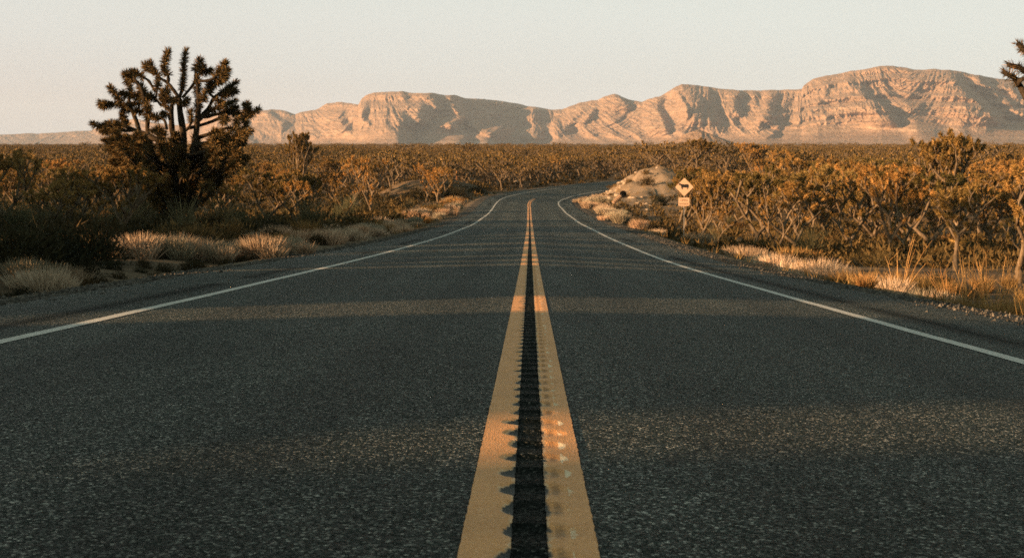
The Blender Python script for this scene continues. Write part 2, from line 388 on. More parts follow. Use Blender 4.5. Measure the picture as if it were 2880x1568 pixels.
def bumps(X, Y):
    z = 0
    # pale rocky knoll inside the bend
    for cx, cyy, rx, ry, h in ((18.0, 196, 6.2, 22, 2.15), (15.2, 184, 4.6, 14, 1.1), (10.8, 170, 4.6, 13, .5), (28, 216, 12, 24, 2.2)):
        q = ((X - cx) / rx) ** 2 + ((Y - cyy) / ry) ** 2; z = z + h * np.exp(-q * 1.15) * (1 + 1.0 * (ridged(X / 2.0 + Y / 14, Y / 5, 4, 17) - .5))
    # dark bank on the outside of the bend
    for cx, cyy, rx, ry, h in ((-14.5, 196, 5.5, 8, 2.2), (-10.5, 206, 4.0, 7, 1.6)):
        q = ((X - cx) / rx) ** 2 + ((Y - cyy) / ry) ** 2; z = z + h * np.exp(-q ** 1.6)
    # unseen ridge added left and behind the viewpoint, crest shaped to shade the road
    q = Y - X * math.tan(R(SUN_AZ))          # where the shadow of this spot crosses the road
    xc = 40 + .38 * np.clip(Y - 18, 0, 200)
    shade_ridge = np.exp(-(((X + xc) / (11 + .08 * np.clip(Y, 0, 200))) ** 2)) * sstep(-160, -90, Y)
    need = xc / math.cos(R(SUN_AZ)) * math.tan(R(SUN_EL)) - .055 * np.clip(xc * math.tan(R(SUN_AZ)), 0, 60) * np.interp(q, [60, 140], [1, .35])
    mq = np.interp(q, [-60, 2.4, 2.9, 3.3, 4.3, 4.8, 5.7, 6.3, 11.2, 11.6, 11.9, 12.6, 13.1, 15.0, 15.6, 15.9, 16.4, 17, 23.8, 24.2, 24.6, 25.8, 26.1, 26.8, 27.1, 27.9, 28.5, 29.3, 30, 31.5, 32, 32.5, 33.3, 36, 36.7, 38.9, 39.5, 43, 44, 46, 47],
                   [.9, .9, .4, .9, .5, -.32, -.32, .6, .7, -.6, .4, .2, -1.1, -.9, .2, -.7, .4, .8, .7, -.3, .7, .5, -2.3, -2.3, .6, .6, -1.1, -.7, .6, .4, -.9, -.8, .5, .4, -3.4, -3.2, .4, .2, -.6, -.6, .05])
    h = need + .15 + mq - 1.6 * np.exp(-((q - 92.4) / 2.0) ** 2) + 3.0 * fbm(q / 1.5, X * 0, 3, 5) * sstep(40, 52, q)  # crest height with gaps cut to let sun streaks reach road and sign
    shade_ridge = shade_ridge * (1 - sstep(100, 128, q))
    z = z + shade_ridge * h
    return z
def ground_z(X, Y):
    X = np.asarray(X, float); Y = np.asarray(Y, float)
    d, s = lateral(X, Y)
    side = np.clip(d / 8, -1, 1)
    pl = plain(X, Y, side) + .35 * fbm(X / 9, Y / 9, 4, 3) + 1.2 * fbm(X / 60, Y / 60, 3, 8) * sstep(8, 40, np.abs(d)) * (1 + sstep(200, 600, Y)) + bumps(X, Y)
    rz = EYE - drop(path(s)[1]) + cross(np.clip(d, -EDL - 1.2, EDR + 1.2), s)
    edge = np.where(d < 0, np.abs(d) - EDL, d - EDR)
    inside = rz - .07
    w = sstep(.9, np.where(d < 0, 2.6, 4.6), edge)
    # shallow hollow of the roadside ditch
    ditch = -.18 * np.exp(-((edge - 2.0) / 1.0) ** 2)
    return inside * (1 - w) + (pl + ditch) * w
def gz(x, y): return float(ground_z(np.array([x]), np.array([y]))[0])

# ------------------------------------------------------------------ ground sheet
def axis(pts):
    out = []
    for (a, b, st) in pts: out.append(np.arange(a, b, st))
    return np.concatenate(out + [[pts[-1][1]]])
gx = axis([(-9000, -2000, 500), (-2000, -400, 100), (-400, -120, 20), (-120, -100, 5), (-100, -60, 2.5), (-60, -24, 1.0), (-24, -9, .6), (-9, -5, .25), (-5, 5, .6), (5, 12, .25), (12, 40, .8), (40, 90, 2.5), (90, 400, 15), (400, 2000, 100), (2000, 9000, 500)])
gy = axis([(-400, -60, 20), (-60, -30, 2), (-30, 0, .35), (0, 110, .35), (110, 150, 1.0), (150, 290, 1.1), (290, 400, 4), (400, 1000, 20), (1000, 3000, 100), (3000, 12000, 500)])
GX, GY = np.meshgrid(gx, gy)
GZ = ground_z(GX, GY)
dd, ss = lateral(GX, GY)
pale = .9 * np.exp(-((GX - 13) / 8) ** 2 - ((GY - 184) / 26) ** 2) * 1.7 * sstep(-.25, .1, fbm(GX / 4, GY / 4, 3, 44) + .12)
pale = np.clip(pale, 0, 1) + .55 * np.exp(-((np.abs(dd) - 7.4) / 1.6) ** 2) * sstep(120, 160, GY) * (1 - sstep(330, 400, GY))
scrub = sstep(150, 500, GY)
V = np.stack([GX, GY, GZ], -1).reshape(-1, 3)
me = mesh('ground', V, [grid_faces(len(gy), len(gx))], M_GND, smooth=True, attrs={'pale': np.clip(pale, 0, 1), 'scrub': scrub})
tag(link('ground', me), kind='structure', label='dry sandy desert ground running from the road to the mountains')

# ------------------------------------------------------------------ road with milled centre rumble strip
GROOVE = 0.285
def notch(d, s):
    """1 inside a milled groove, fading to its pointed ends"""
    k0 = np.floor(s / GROOVE); k = s / GROOVE - k0; jl = (vnoise(k0 * 7.3, 0 * s, 2) - .35) * .055; jr = vnoise(k0 * 5.1, 0 * s, 6) * .03
    prof = np.clip(1 - ((k - .5) / (.27 + .10 * vnoise(k0 * 3.7, 0 * s, 8))) ** 2, 0, 1)
    side = np.where(d < 0, (-d - .045) / (.036 + jl), (d - .050) / (.060 + jr))
    return np.clip(prof - np.clip(side, 0, 3) + .06 * (vnoise(d * 160, s * 160, 4) - .5), 0, 1)
def lit_chipf(d, s):
    # sunlit right hand slopes of the grooves, painted as pale chips
    k0 = np.floor(s / GROOVE); k = s / GROOVE - k0; w = .42 + .58 * vnoise(k0 * 2.3, 0 * s, 31)
    c0 = .100 + .012 * vnoise(k0 * 1.7, 0 * s, 33); k = k + .25 * (vnoise(d * 60, s * 25, 41) - .5); t = (d - c0) / .045
    return w * np.clip(1.35 * (t > 0) * (1 - t) * 1.2 - ((k - .46) / (.30 * np.clip(1 - t, .2, 1))) ** 2, 0, 1) * (1 - sstep(30, 40, s))
def rubf(d, s):
    k0 = np.floor(s / GROOVE); k = s / GROOVE - k0
    return np.clip(1.2 - ((k - .5) / .36) ** 2 - ((d - .078) / .016) ** 2, 0, 1) * (1 - sstep(30, 40, s))
def groove(d, s):
    """depth of the milled grooves across the centre line"""
    return .012 * np.sqrt(notch(d, s)) * (1 - sstep(30, 40, s))
s_st = np.concatenate([np.arange(-40, 2, 2.0), np.arange(2, 14, .024), np.arange(14, 40, .04), np.arange(40, 140, .5), np.arange(140, PS[-1] - 1, 1.0)])
d_st = np.concatenate([np.linspace(-EDL, -3.9, 6), np.linspace(-3.65, -.35, 9), np.linspace(-.2, .2, 41), np.linspace(.35, 3.3, 9), np.linspace(3.6, EDR, 6)])
S, D = np.meshgrid(s_st, d_st, indexing='ij')
px, py, tx, ty = path(S)
ragged = np.where(D < -5.2, .10 * fbm(S * 1.2, S * 0 + 3, 3, 21), 0) + np.where(D > 4.8, .10 * fbm(S * 1.2, S * 0 + 7, 3, 22), 0)
Dx = D + ragged
RX = px + Dx * ty; RY = py - Dx * tx
RZ = EYE - drop(py) + cross(D, S) - groove(D, S)
RZ += .006 * fbm(RX * .8, RY * .5, 3, 40)
seal = (sstep(-.085, -.055, D) * (1 - sstep(.05, .075, D))) * .80
seal = np.maximum(seal, .6 * sstep(.1, .4, notch(D, S)) * (1 - sstep(30, 40, S)))
for a in (-4.05, 3.72):      # dark sealed joint and shoulder rumble beside each edge line
    w = np.exp(-((D - a - .2 * np.sign(a)) / .17) ** 2) * sstep(-.03, .03, fbm(S * .30, D * 0 + a, 2, 60)) * .9
    seal = np.maximum(seal, w * sstep(8, 12, S))
me = mesh('road', np.stack([RX, RY, RZ], -1).reshape(-1, 3), [grid_faces(len(s_st), len(d_st))[:, ::-1]], M_ASPH, smooth=True,
          uv=np.stack([D, S], -1).reshape(-1, 2), attrs={'seal': seal})
tag(link('road', me), kind='structure', label='two lane asphalt desert road bending right in the distance')

def strip(name, d0, d1, s_arr, nd, m, up, label, wear_f=None, grooves=True):
    d_arr = np.linspace(d0, d1, nd); S, D = np.meshgrid(s_arr, d_arr, indexing='ij')
    px, py, tx, ty = path(S)
    ed = np.where((D == d_arr[0]) | (D == d_arr[-1]), .005 * (vnoise(S * 40, D * 50, 9) - .5), 0)
    Dx = D + ed
    X = px + Dx * ty; Y = py - Dx * tx
    Z = EYE - drop(py) + cross(D, S) - (groove(D, S) if grooves else 0) + .006 * fbm(X * .8, Y * .5, 3, 40) + up
    w = np.zeros_like(Z) if wear_f is None else wear_f(S, D)
    me = mesh(name, np.stack([X, Y, Z], -1).reshape(-1, 3), [grid_faces(len(s_arr), nd)[:, ::-1]], m, smooth=True, uv=np.stack([D, S], -1).reshape(-1, 2), attrs={'wear': w, 'chip': lit_chipf(D, S), 'rub': rubf(D, S)})
    o = link(name, me); tag(o, label, None, None, 'structure'); return o
s_mk = s_st[(s_st > -10)]
def wear_shadeL(S, D): return .30 + .62 * sstep(.05, .5, notch(D, S)) * (1 - sstep(30, 40, S)) + .25 * sstep(-.062, -.045, D) + .12 * fbm(S * 3, D * 30, 3, 2)  # real wear, plus the grooves' shaded left slopes painted dark
def wearR(S, D): return .26 + .30 * sstep(.10, .6, notch(D, S)) * (vnoise(S * 30, D * 90, 3)) * (1 - sstep(30, 40, S)) + .34 * (1 - sstep(.045, .066, D)) + .12 * fbm(S * 3, D * 30, 3, 12)
strip('yellow_line', -.170, -.045, s_mk[s_mk < 180], 15, M_YEL, .004, 'yellow centre line, the left one of the pair, notched along its right edge', wear_shadeL)
strip('yellow_line', .045, .168, s_mk[s_mk < 180], 15, M_YEL, .004, 'yellow centre line, the right one of the pair, its sunlit groove ends painted as pale patches', wearR)
s_w = s_st[(s_st > -10)][::2]
def wearW(S, D): return .30 + .12 * fbm(S * .6, D * 0, 3, 5)
strip('white_line', -WL - .065, -WL + .065, s_w[s_w < 226], 4, M_WHT, .004, 'white edge line along the left side of the road', wearW, False)
strip('white_line', WR - .065, WR + .065, s_w[s_w < 226], 4, M_WHT, .004, 'white edge line along the right side of the road', wearW, False)

def gravel(sgn, ed, label):
    s_arr = np.concatenate([np.arange(-30, 80, .25), np.arange(80, PS[-1] - 2, 1.0)])
    t = np.linspace(-.12, 1.15, 11); S, T = np.meshgrid(s_arr, t, indexing='ij'); 
    wob = .30 * fbm(S * .5, S * 0 + sgn, 4, 77)
    D = sgn * (ed + T * (1 + wob * (T > .2)))
    px, py, tx, ty = path(S); X = px + D * ty; Y = py - D * tx
    zr = EYE - drop(py) + cross(D, S)
    Z = zr - .02 - .05 * np.clip(T, 0, 2) ** 1.5 + .035 * fbm(X * 6, Y * 6, 3, 12)
    Z = np.where(T > 1.0, zr - .25, Z)
    f = grid_faces(len(s_arr), len(t)); f = f[:, ::-1] if sgn > 0 else f
    me = mesh('gravel_shoulder', np.stack([X, Y, Z], -1).reshape(-1, 3), [f], M_GRV, smooth=True)
    tag(link('gravel_shoulder', me), label, None, None, 'structure')
gravel(-1, EDL, 'strip of dark loose gravel along the left edge of the road')
gravel(1, EDR, 'strip of dark loose gravel along the right edge of the road')

# loose stones along both edges: nobody could count them
rg = np.random.default_rng(5)
n = 9000
s = 6 + 90 * rg.random(n) ** 1.5; sg = np.where(rg.random(n) < .5, -1, 1)
d = np.where(sg < 0, EDL, EDR) + rg.normal(.45, .34, n); d = np.maximum(d, np.where(sg < 0, EDL, EDR) - .5) * sg
px, py, tx, ty = path(s); X = px + d * ty; Y = py - d * tx
e = np.abs(d) - np.where(sg < 0, EDL, EDR)
Z = np.where(e < 1.0, EYE - drop(py) + cross(d, s) - np.clip(e + .12, 0, 1) * .05, ground_z(X, Y))
oc = np.array([(1, 0, 0), (-1, 0, 0), (0, 1, 0), (0, -1, 0), (0, 0, 1), (0, 0, -1)], float)
ot = np.array([(0, 2, 4), (2, 1, 4), (1, 3, 4), (3, 0, 4), (2, 0, 5), (1, 2, 5), (3, 1, 5), (0, 3, 5)])
sz = .008 + .028 * rg.random(n) ** 3
VV = (oc[None] * (sz[:, None, None] * rg.uniform(.6, 1.4, (n, 6, 1)))) + np.stack([X, Y, Z], -1)[:, None]
me = mesh('pebbles', VV.reshape(-1, 3), [(ot[None] + np.arange(n)[:, None, None] * 6).reshape(-1, 3)], M_STO)
tag(link('pebbles', me), 'loose pebbles scattered on the gravel beside the asphalt', 'gravel', None, 'stuff')

# ------------------------------------------------------------------ mountains
SKY_PTS = [(-700, 380), (-300, 384), (0, 378), (60, 376), (130, 374), (205, 369), (257, 367), (285, 355), (310, 345), (346, 341), (377, 333), (430, 345), (500, 352), (560, 340), (610, 322), (640, 312), (669, 306), (700, 310), (734, 313), (763, 307), (791, 309), (830, 322), (849, 314), (896, 306), (919, 292), (951, 288), (982, 290), (1008, 295), (1017, 278), (1030, 267), (1052, 260), (1094, 258), (1132, 256), (1164, 261), (1215, 261), (1253, 268), (1278, 267), (1313, 278), (1380, 280), (1444, 290), (1495, 299), (1543, 308), (1580, 307), (1634, 288), (1682, 281), (1698, 272), (1729, 262), (1768, 280), (1805, 287), (1827, 277), (1854, 272), (1886, 253), (1918, 236), (1961, 239), (2025, 250), (2089, 254), (2196, 253), (2255, 251), (2261, 240), (2287, 221), (2336, 210), (2384, 202), (2432, 194), (2475, 186), (2518, 186), (2571, 195), (2625, 195), (2662, 196), (2721, 205), (2759, 213), (2812, 221), (2880, 229), (2980, 246), (3100, 262), (3400, 300), (3700, 330)]
def crest(x, y, P, wl, wr, y0, y1, fy=14):
    """spur whose nose follows the polyline P [(x, y, amp)]: slow rise on its left flank, quick fall on its right"""
    P = np.array(P, float); cx = np.interp(y, P[:, 1], P[:, 0]); am = np.interp(y, P[:, 1], P[:, 2])
    u = x - cx
    f = np.where(u < 0, 1 - sstep(0, 1, -u / wl), 1 - sstep(0, 1, u / wr))
    return am * f * sstep(y0 - fy, y0 + fy, y) * (1 - sstep(y1 - fy, y1 + fy, y))
def mountains():
    xs = np.linspace(-600, 3600, 1650); vv = np.concatenate([np.linspace(0, 1, 190)])
    sk = np.interp(xs, *zip(*SKY_PTS)) + 2.2 * fbm(xs / 26, xs * 0, 4, 91) * 2 
    X, Vv = np.meshgrid(xs, vv); SK = np.broadcast_to(sk, X.shape)
    YB = 413.0; Y = YB + (SK - YB) * Vv
    R0 = np.interp(X, [-700, 300, 620, 900, 1010, 1120, 1230, 1480, 1560, 1740, 1918, 2010, 2200, 2300, 2480, 2700, 2880, 3600],
                   [13500, 12500, 9800, 8900, 8300, 7900, 7800, 8500, 8200, 7900, 7300, 7250, 7250, 6950, 6750, 6750, 6950, 8000])
    # warped cliff bands: where the face is steep, depth grows slowly
    wv = Vv + .05 * fbm(X / 90, Y / 40, 3, 70)
    slope = np.where(X < 2150, 1.0, 1.0) * np.ones_like(wv)
    def band(a, b, k): return k * sstep(a - .012, a + .012, wv) * (1 - sstep(b - .012, b + .012, wv))
    right = sstep(2150, 2300, X)
    slope = slope - (1 - right) * (band(.66, .72, .4) + band(.86, .95, .6)) - right * (band(.44, .52, .6) + band(.62, .68, .6) + band(.76, .86, .7))
    slope = slope + 1.6 * (1 - sstep(.02, .22, wv)); slope = slope + right * (band(.50, .60, .9) + band(.67, .74, .9)) + .5 * sstep(.93, 1.0, wv)
    depth = np.cumsum(slope, 0) / len(vv) * 1500
    D = 0
    A = lambda *a, **k: crest(X, Y, *a, **k)
    # left-hand group
    D = D + A([(640, 300, 60), (700, 400, 140)], 130, 30, 300, 410) + A([(742, 310, 120), (790, 345, 150), (765, 400, 90)], 90, 26, 306, 372)
    D = D + A([(860, 300, 60), (880, 400, 90)], 90, 40, 300, 400) + A([(968, 290, 120), (950, 330, 200), (985, 400, 160)], 110, 30, 312, 376)
    # central mesa
    D = D + A([(1030, 262, 120), (1012, 330, 200), (1040, 360, 120)], 60, 22, 285, 352)
    D = D + A([(1060, 285, 140), (1098, 325, 330), (1115, 410, 520)], 190, 60, 292, 430)
    D = D + A([(1178, 262, 60), (1170, 300, 200), (1178, 352, 330)], 80, 46, 285, 352)
    D = D + A([(1205, 262, 200), (1222, 300, 150)], 60, 34, 255, 320)
    D = D + A([(1262, 262, 200), (1290, 330, 260), (1262, 368, 240)], 55, 36, 262, 362)
    D = D + A([(1290, 300, 60), (1350, 370, 200), (1372, 385, 160)], 36, 40, 310, 372)
    D = D + A([(1420, 345, 240), (1395, 366, 300), (1360, 412, 260)], 70, 60, 352, 430)
    D = D + A([(1500, 300, 260), (1478, 340, 260)], 46, 40, 300, 345)
    D = D + A([(1312, 374, 160), (1290, 400, 380), (1280, 425, 420)], 70, 30, 380, 440, fy=8)
    # middle group
    D = D + A([(1520, 330, 220), (1500, 400, 300)], 80, 40, 315, 400) + A([(1640, 300, 140), (1590, 350, 180)], 90, 30, 300, 372)
    D = D + A([(1735, 262, 160), (1760, 300, 200)], 80, 30, 262, 305) + A([(1672, 300, 90), (1640, 345, 160)], 50, 22, 300, 350)
    D = D + A([(1850, 276, 200), (1846, 300, 260), (1868, 360, 300)], 130, 26, 268, 372)
    D = D + A([(1928, 236, 100), (1950, 290, 320), (1962, 340, 260)], 60, 46, 250, 350)
    D = D + A([(1905, 262, 120), (1930, 300, 120)], 24, 14, 256, 330)
    D = D + A([(1985, 260, 140), (2010, 345, 200)], 40, 34, 256, 352)
    D = D + A([(2075, 258, 200), (2060, 300, 260), (2090, 345, 160)], 70, 30, 256, 330) + A([(2120, 262, 140), (2132, 350, 180)], 44, 24, 262, 352)
    D = D + A([(2165, 262, 160), (2150, 330, 260)], 30, 40, 256, 345)
    # right-hand massif
    D = D + A([(2260, 240, 100), (2230, 300, 220), (2140, 400, 260)], 130, 260, 240, 420)
    D = D + A([(2385, 225, 160), (2424, 268, 260), (2480, 300, 300), (2505, 345, 200)], 200, 34, 222, 352)
    D = D + A([(2560, 200, 60), (2560, 300, 110), (2600, 400, 160)], 60, 80, 200, 400)
    D = D + A([(2655, 200, 120), (2700, 250, 300), (2760, 300, 330), (2800, 345, 200)], 170, 44, 200, 345)
    D = D + A([(2740, 212, 120), (2790, 255, 160), (2870, 320, 220)], 40, 40, 212, 330) + A([(2830, 240, 160), (2900, 300, 200)], 40, 34, 236, 310)
    # natural gullies: ridged noise that runs down slope, fading on fans and at the rim
    fan = .10 + .16 * right + .10 * fbm(X / 140, X * 0, 3, 77) * 2
    ampl = sstep(fan, fan + .26, Vv) * (1 - .55 * sstep(.85, 1, Vv))
    wx = X + 14 * fbm(X / 60, Y / 30, 3, 11)
    k1 = 5.5 * fbm(X / 230, X * 0 + 3, 2, 12); lo = np.clip(1 - Vv, 0, 1) ** .6
    X1 = X + k1 * (Y - 400) + 26 * fbm(X / 70, Y / 40, 3, 11); X2 = X - 1.3 * k1 * (Y - 400) + 12 * fbm(X / 30, Y / 22, 3, 14)
    D = D + 400 * sstep(fan - .10, fan + .22, Vv) * lo * (ridged(X1 / 128, Y / 260, 2, 201) - .5)
    D = D + 190 * ampl * (.4 + .6 * lo) * (ridged(X2 / 52, Y / 70, 3, 211) - .5) * (1 - .35 * right) + 75 * ampl * (ridged((X1 + 9 * fbm(X / 12, Y / 9, 2, 4)) / 19, Y / 26, 3, 231) - .5)
    D = D + 26 * ampl * (ridged(X2 / 8, Y / 12, 3, 251) - .5)
    cliff = np.clip((1 - slope) * 1.3, 0, 1)
    D = D + 26 * cliff * (ridged(X / 7.5, Y / 60, 2, 221) - .5) + 10 * (fbm(X / 6, Y / 4, 3, 231))
    D = D + 24 * np.sin(wv * 60 + 2 * fbm(X / 120, Y / 60, 2, 5)) * right * sstep(.25, .4, Vv)
    rr = R0 + depth - D
    d = ray(X, Y); hl = np.hypot(d[..., 0], d[..., 1])
    P = np.array([0, 0, EYE]) + d * (rr / hl)[..., None]
    # the far side: crest runs back and sinks
    top = P[-1]; back = []
    ux = top[:, :2] / np.linalg.norm(top[:, :2], axis=1)[:, None]
    for k, (dist, fz) in enumerate(((60, .995), (300, .97), (900, .8), (2200, .35), (3600, -.05))):
        q = top.copy(); q[:, :2] += ux * dist; q[:, 2] = top[:, 2] * fz - 6 * (k > 0); back.append(q)
    # the foot: fan that runs out under the plain
    bot = P[0]; foot = bot.copy(); ub = bot[:, :2] / np.linalg.norm(bot[:, :2], axis=1)[:, None]
    foot[:, :2] -= ub * 900; foot[:, 2] = -40
    P = np.concatenate([foot[None], P, np.array(back)], 0)
    me = mesh('mountains', P.reshape(-1, 3), [grid_faces(P.shape[0], P.shape[1])[:, ::-1]], M_ROCK, smooth=False)
    me.polygons.foreach_set('use_smooth', np.zeros(len(me.polygons), bool))
    tag(link('mountains', me), 'long line of layered rose coloured mountains and mesas on the horizon', None, None, 'structure')
mountains()
def foothill(cx, yp, xl, xr, dist, label, seed):
    """cone shaped outlier: peak at photo pixel (cx, yp)"""
    top = pt(cx, yp, dist); l = pt(xl, 412, dist); r = pt(xr, 412, dist)
    W = (r[0] - l[0]) / 2 * 1.05; n = 60
    u, v = np.meshgrid(np.linspace(-1, 1, n), np.linspace(-1, 1, n))
    off = (top[0] - (l[0] + r[0]) / 2) / W
    q = np.sqrt((u - off * (1 - np.abs(u))) ** 2 + v ** 2); H = top[2] + 14
    z = np.clip(1 - q, -.2, 1) ** 1.0; z = np.where(q > 1, -(q - 1) * .6, z)
    a = np.arctan2(v, u); z = z * (1 + .18 * (ridged(a * 3.2 + seed, q * 2, 2, seed) - .5) * sstep(0, .3, q))
    X = (l[0] + r[0]) / 2 + u * W; Y = dist + v * W; Z = -14 + z * H
    Z = Z + 3 * fbm(X / 25, Y / 25, 3, seed)
    me = mesh('hill', np.stack([X, Y, Z], -1).reshape(-1, 3), [grid_faces(n, n)], M_ROCK)
    tag(link('hill', me), label, None, None, 'structure')
foothill(1962, 364, 1850, 2100, 4300, 'small pointed hill in front of the right hand mountains, its right flank in shade', 3)

# ------------------------------------------------------------------ vegetation generators
def blades(P, D, L, W, rng, segs=2, sag=0.0):
    n = len(P); D = D / (np.linalg.norm(D, axis=1)[:, None] + 1e-9)
    L = np.broadcast_to(L, n)[:, None]; W = np.broadcast_to(W, n)[:, None]
    S = np.cross(D, rng.normal(size=(n, 3))); S /= np.linalg.norm(S, axis=1)[:, None] + 1e-9
    down = np.array([0, 0, -1.0])
    tip = P + D * L + down * sag * L
    if segs == 1:
        V = np.stack([P - S * W / 2, P + S * W / 2, tip], 1).reshape(-1, 3)
        return V, np.arange(n * 3).reshape(-1, 3), None
    mid = P + D * L * .5 + down * sag * L * .2
    V = np.stack([P - S * W * .4, P + S * W * .4, mid + S * W * .5, mid - S * W * .5, tip], 1).reshape(-1, 3)
    b = np.arange(n)[:, None] * 5
    return V, b + np.array([[3, 2, 4]]), b + np.array([[0, 1, 2, 3]])
def clusters(mb, CL, rng, nb, L, W, segs=2, core=True, sides=5):
    """bottle-brush heads of stiff leaves: CL = [(a, b, radius scale)]"""
    for a, b, k in CL:
        a = np.asarray(a, float); b = np.asarray(b, float); ax = b - a; ln = np.linalg.norm(ax) + 1e-6; ax = ax / ln
        n = max(6, int(nb * (0.5 + ln) * k)); t = rng.random(n) ** .8
        P = a + ax * (t * ln)[:, None]
        rad = rng.normal(size=(n, 3)); rad -= (rad @ ax)[:, None] * ax; rad /= np.linalg.norm(rad, axis=1)[:, None] + 1e-9
        al = np.radians(100 - 78 * t ** 1.6 + rng.normal(0, 14, n))
        D = ax * np.cos(al)[:, None] + rad * np.sin(al)[:, None]
        V, T, Q = blades(P + rad * .03, D, L * k * rng.uniform(.65, 1.15, n), W * k, rng, segs, .06)
        mb.add(V, T=T, Q=Q)
        if core:
            mb.tube([a, a * .6 + b * .4, a * .2 + b * .8, b], np.array([.06, .12, .11, .04]) * k * (.30 + .35 * L / .26), sides)
def bez(a, b, c, n):
    t = np.linspace(0, 1, n)[:, None]; return (1 - t) ** 2 * a + 2 * t * (1 - t) * b + t * t * c
def joshua(rng, H, nb=30, L=.26, W=.03, sides=6, segs=2, depth=3, forks=(2, 3), spread=.75, core=True, trunk_h=.28, r0=.12, side=.6, hd=.34):
    tr = MB(); CL = []
    st = []
    base = np.zeros(3); top = np.array([rng.normal(0, .12) * H * .3, rng.normal(0, .12) * H * .3, H * trunk_h])
    tr.tube(bez(base - [0, 0, .3], (base + top) / 2 + rng.normal(0, .06, 3), top, 4), [r0 * 1.35, r0 * 1.05, r0 * .95, r0 * .9], sides)
    st.append((top, (top - base) / np.linalg.norm(top - base), H * .24, r0 * .8, 0, rng.random() * 6.28))
    while st:
        p, d, ln, r, k, ph = st.pop()
        n = rng.integers(forks[0], forks[1] + 1) + (1 if k == 0 and rng.random() < .6 else 0)
        for j in range(n):
            a = ph + 6.283 * j / n + rng.normal(0, .35)
            o = np.array([math.cos(a), math.sin(a), 0])
            nd = d * .55 + o * spread * rng.uniform(.6, 1.15) + np.array([0, 0, .22]); nd /= np.linalg.norm(nd)
            l = ln * rng.uniform(.65, 1.25)
            bend = nd + np.array([0, 0, rng.uniform(.05, .55)]); bend /= np.linalg.norm(bend)
            m = p + nd * l * .55; e = m + bend * l * .5
            if k >= depth - 1 or rng.random() < (.0, .08, .22, .4, 1)[min(k, 4)]:
                tr.tube(bez(p, m, e, 3), [r, r * .85, r * .7], max(4, sides - 1))
                CL.append((e - bend * hd * rng.uniform(.3, 1.1), e + bend * hd * .5, rng.uniform(.85, 1.35)))
            else:
                tr.tube(bez(p, m, e, 4), np.linspace(r, r * .68, 4), max(4, sides - 1), caps=False)
                for _ in range(2):
                    if rng.random() < side:
                        b0 = p + (e - p) * rng.uniform(.25, .85); oo = rng.normal(0, 1, 3); oo[2] = abs(oo[2]) * .7 + .3; oo /= np.linalg.norm(oo)
                        CL.append((b0, b0 + oo * rng.uniform(.22, .40), rng.uniform(.75, 1.05)))
                st.append((e, bend, ln * .80, r * .74, k + 1, rng.random() * 6.28))
    cr = MB(); clusters(cr, CL, rng, nb, L, W, segs, core, max(4, sides - 1))
    return tr, cr
def shrub(rng, R_, H, n, L, W, mb=None, segs=1):
    """low rounded desert bush: twiggy leaves set all over and through a broken dome"""
    mb = mb or MB()
    k = 5; cs = rng.normal(0, .35, (k, 3)) * [R_, R_, 0]
    i = rng.integers(0, k, n); u = rng.normal(size=(n, 3)); u[:, 2] = np.abs(u[:, 2]); u /= np.linalg.norm(u, axis=1)[:, None]
    rr = rng.uniform(.45, 1, n)[:, None]
    P = cs[i] + u * rr * np.array([R_ * .7, R_ * .7, H]) * rng.uniform(.85, 1.1, (n, 1))
    D = u + rng.normal(0, .55, (n, 3)) + [0, 0, .25]
    V, T, Q = blades(P, D, L * rng.uniform(.6, 1.3, n), W, rng, segs); mb.add(V, T=T, Q=Q)
    for j in range(9 if n > 150 else 0):
        a = rng.random() * 6.28; mb.tube([(0, 0, -.05), (math.cos(a) * R_ * .35, math.sin(a) * R_ * .35, H * .5), (math.cos(a) * R_ * .7, math.sin(a) * R_ * .7, H * .8)], [.02, .014, .006], 3, False)
    return mb
def tuft(rng, R_, H, n, W, lean=.5, mb=None, segs=2, off=(0, 0, 0)):
    mb = mb or MB()
    a = rng.random(n) * 6.283; r = np.sqrt(rng.random(n)) * R_
    P = np.stack([np.cos(a) * r * .5, np.sin(a) * r * .5, np.full(n, -.02)], -1) + np.array(off)
    D = np.stack([np.cos(a) * lean * r / R_, np.sin(a) * lean * r / R_, np.ones(n)], -1) + rng.normal(0, .16, (n, 3))
    V, T, Q = blades(P, D, H * rng.uniform(.55, 1.15, n), W, rng, segs, .12); mb.add(V, T=T, Q=Q)
    return mb

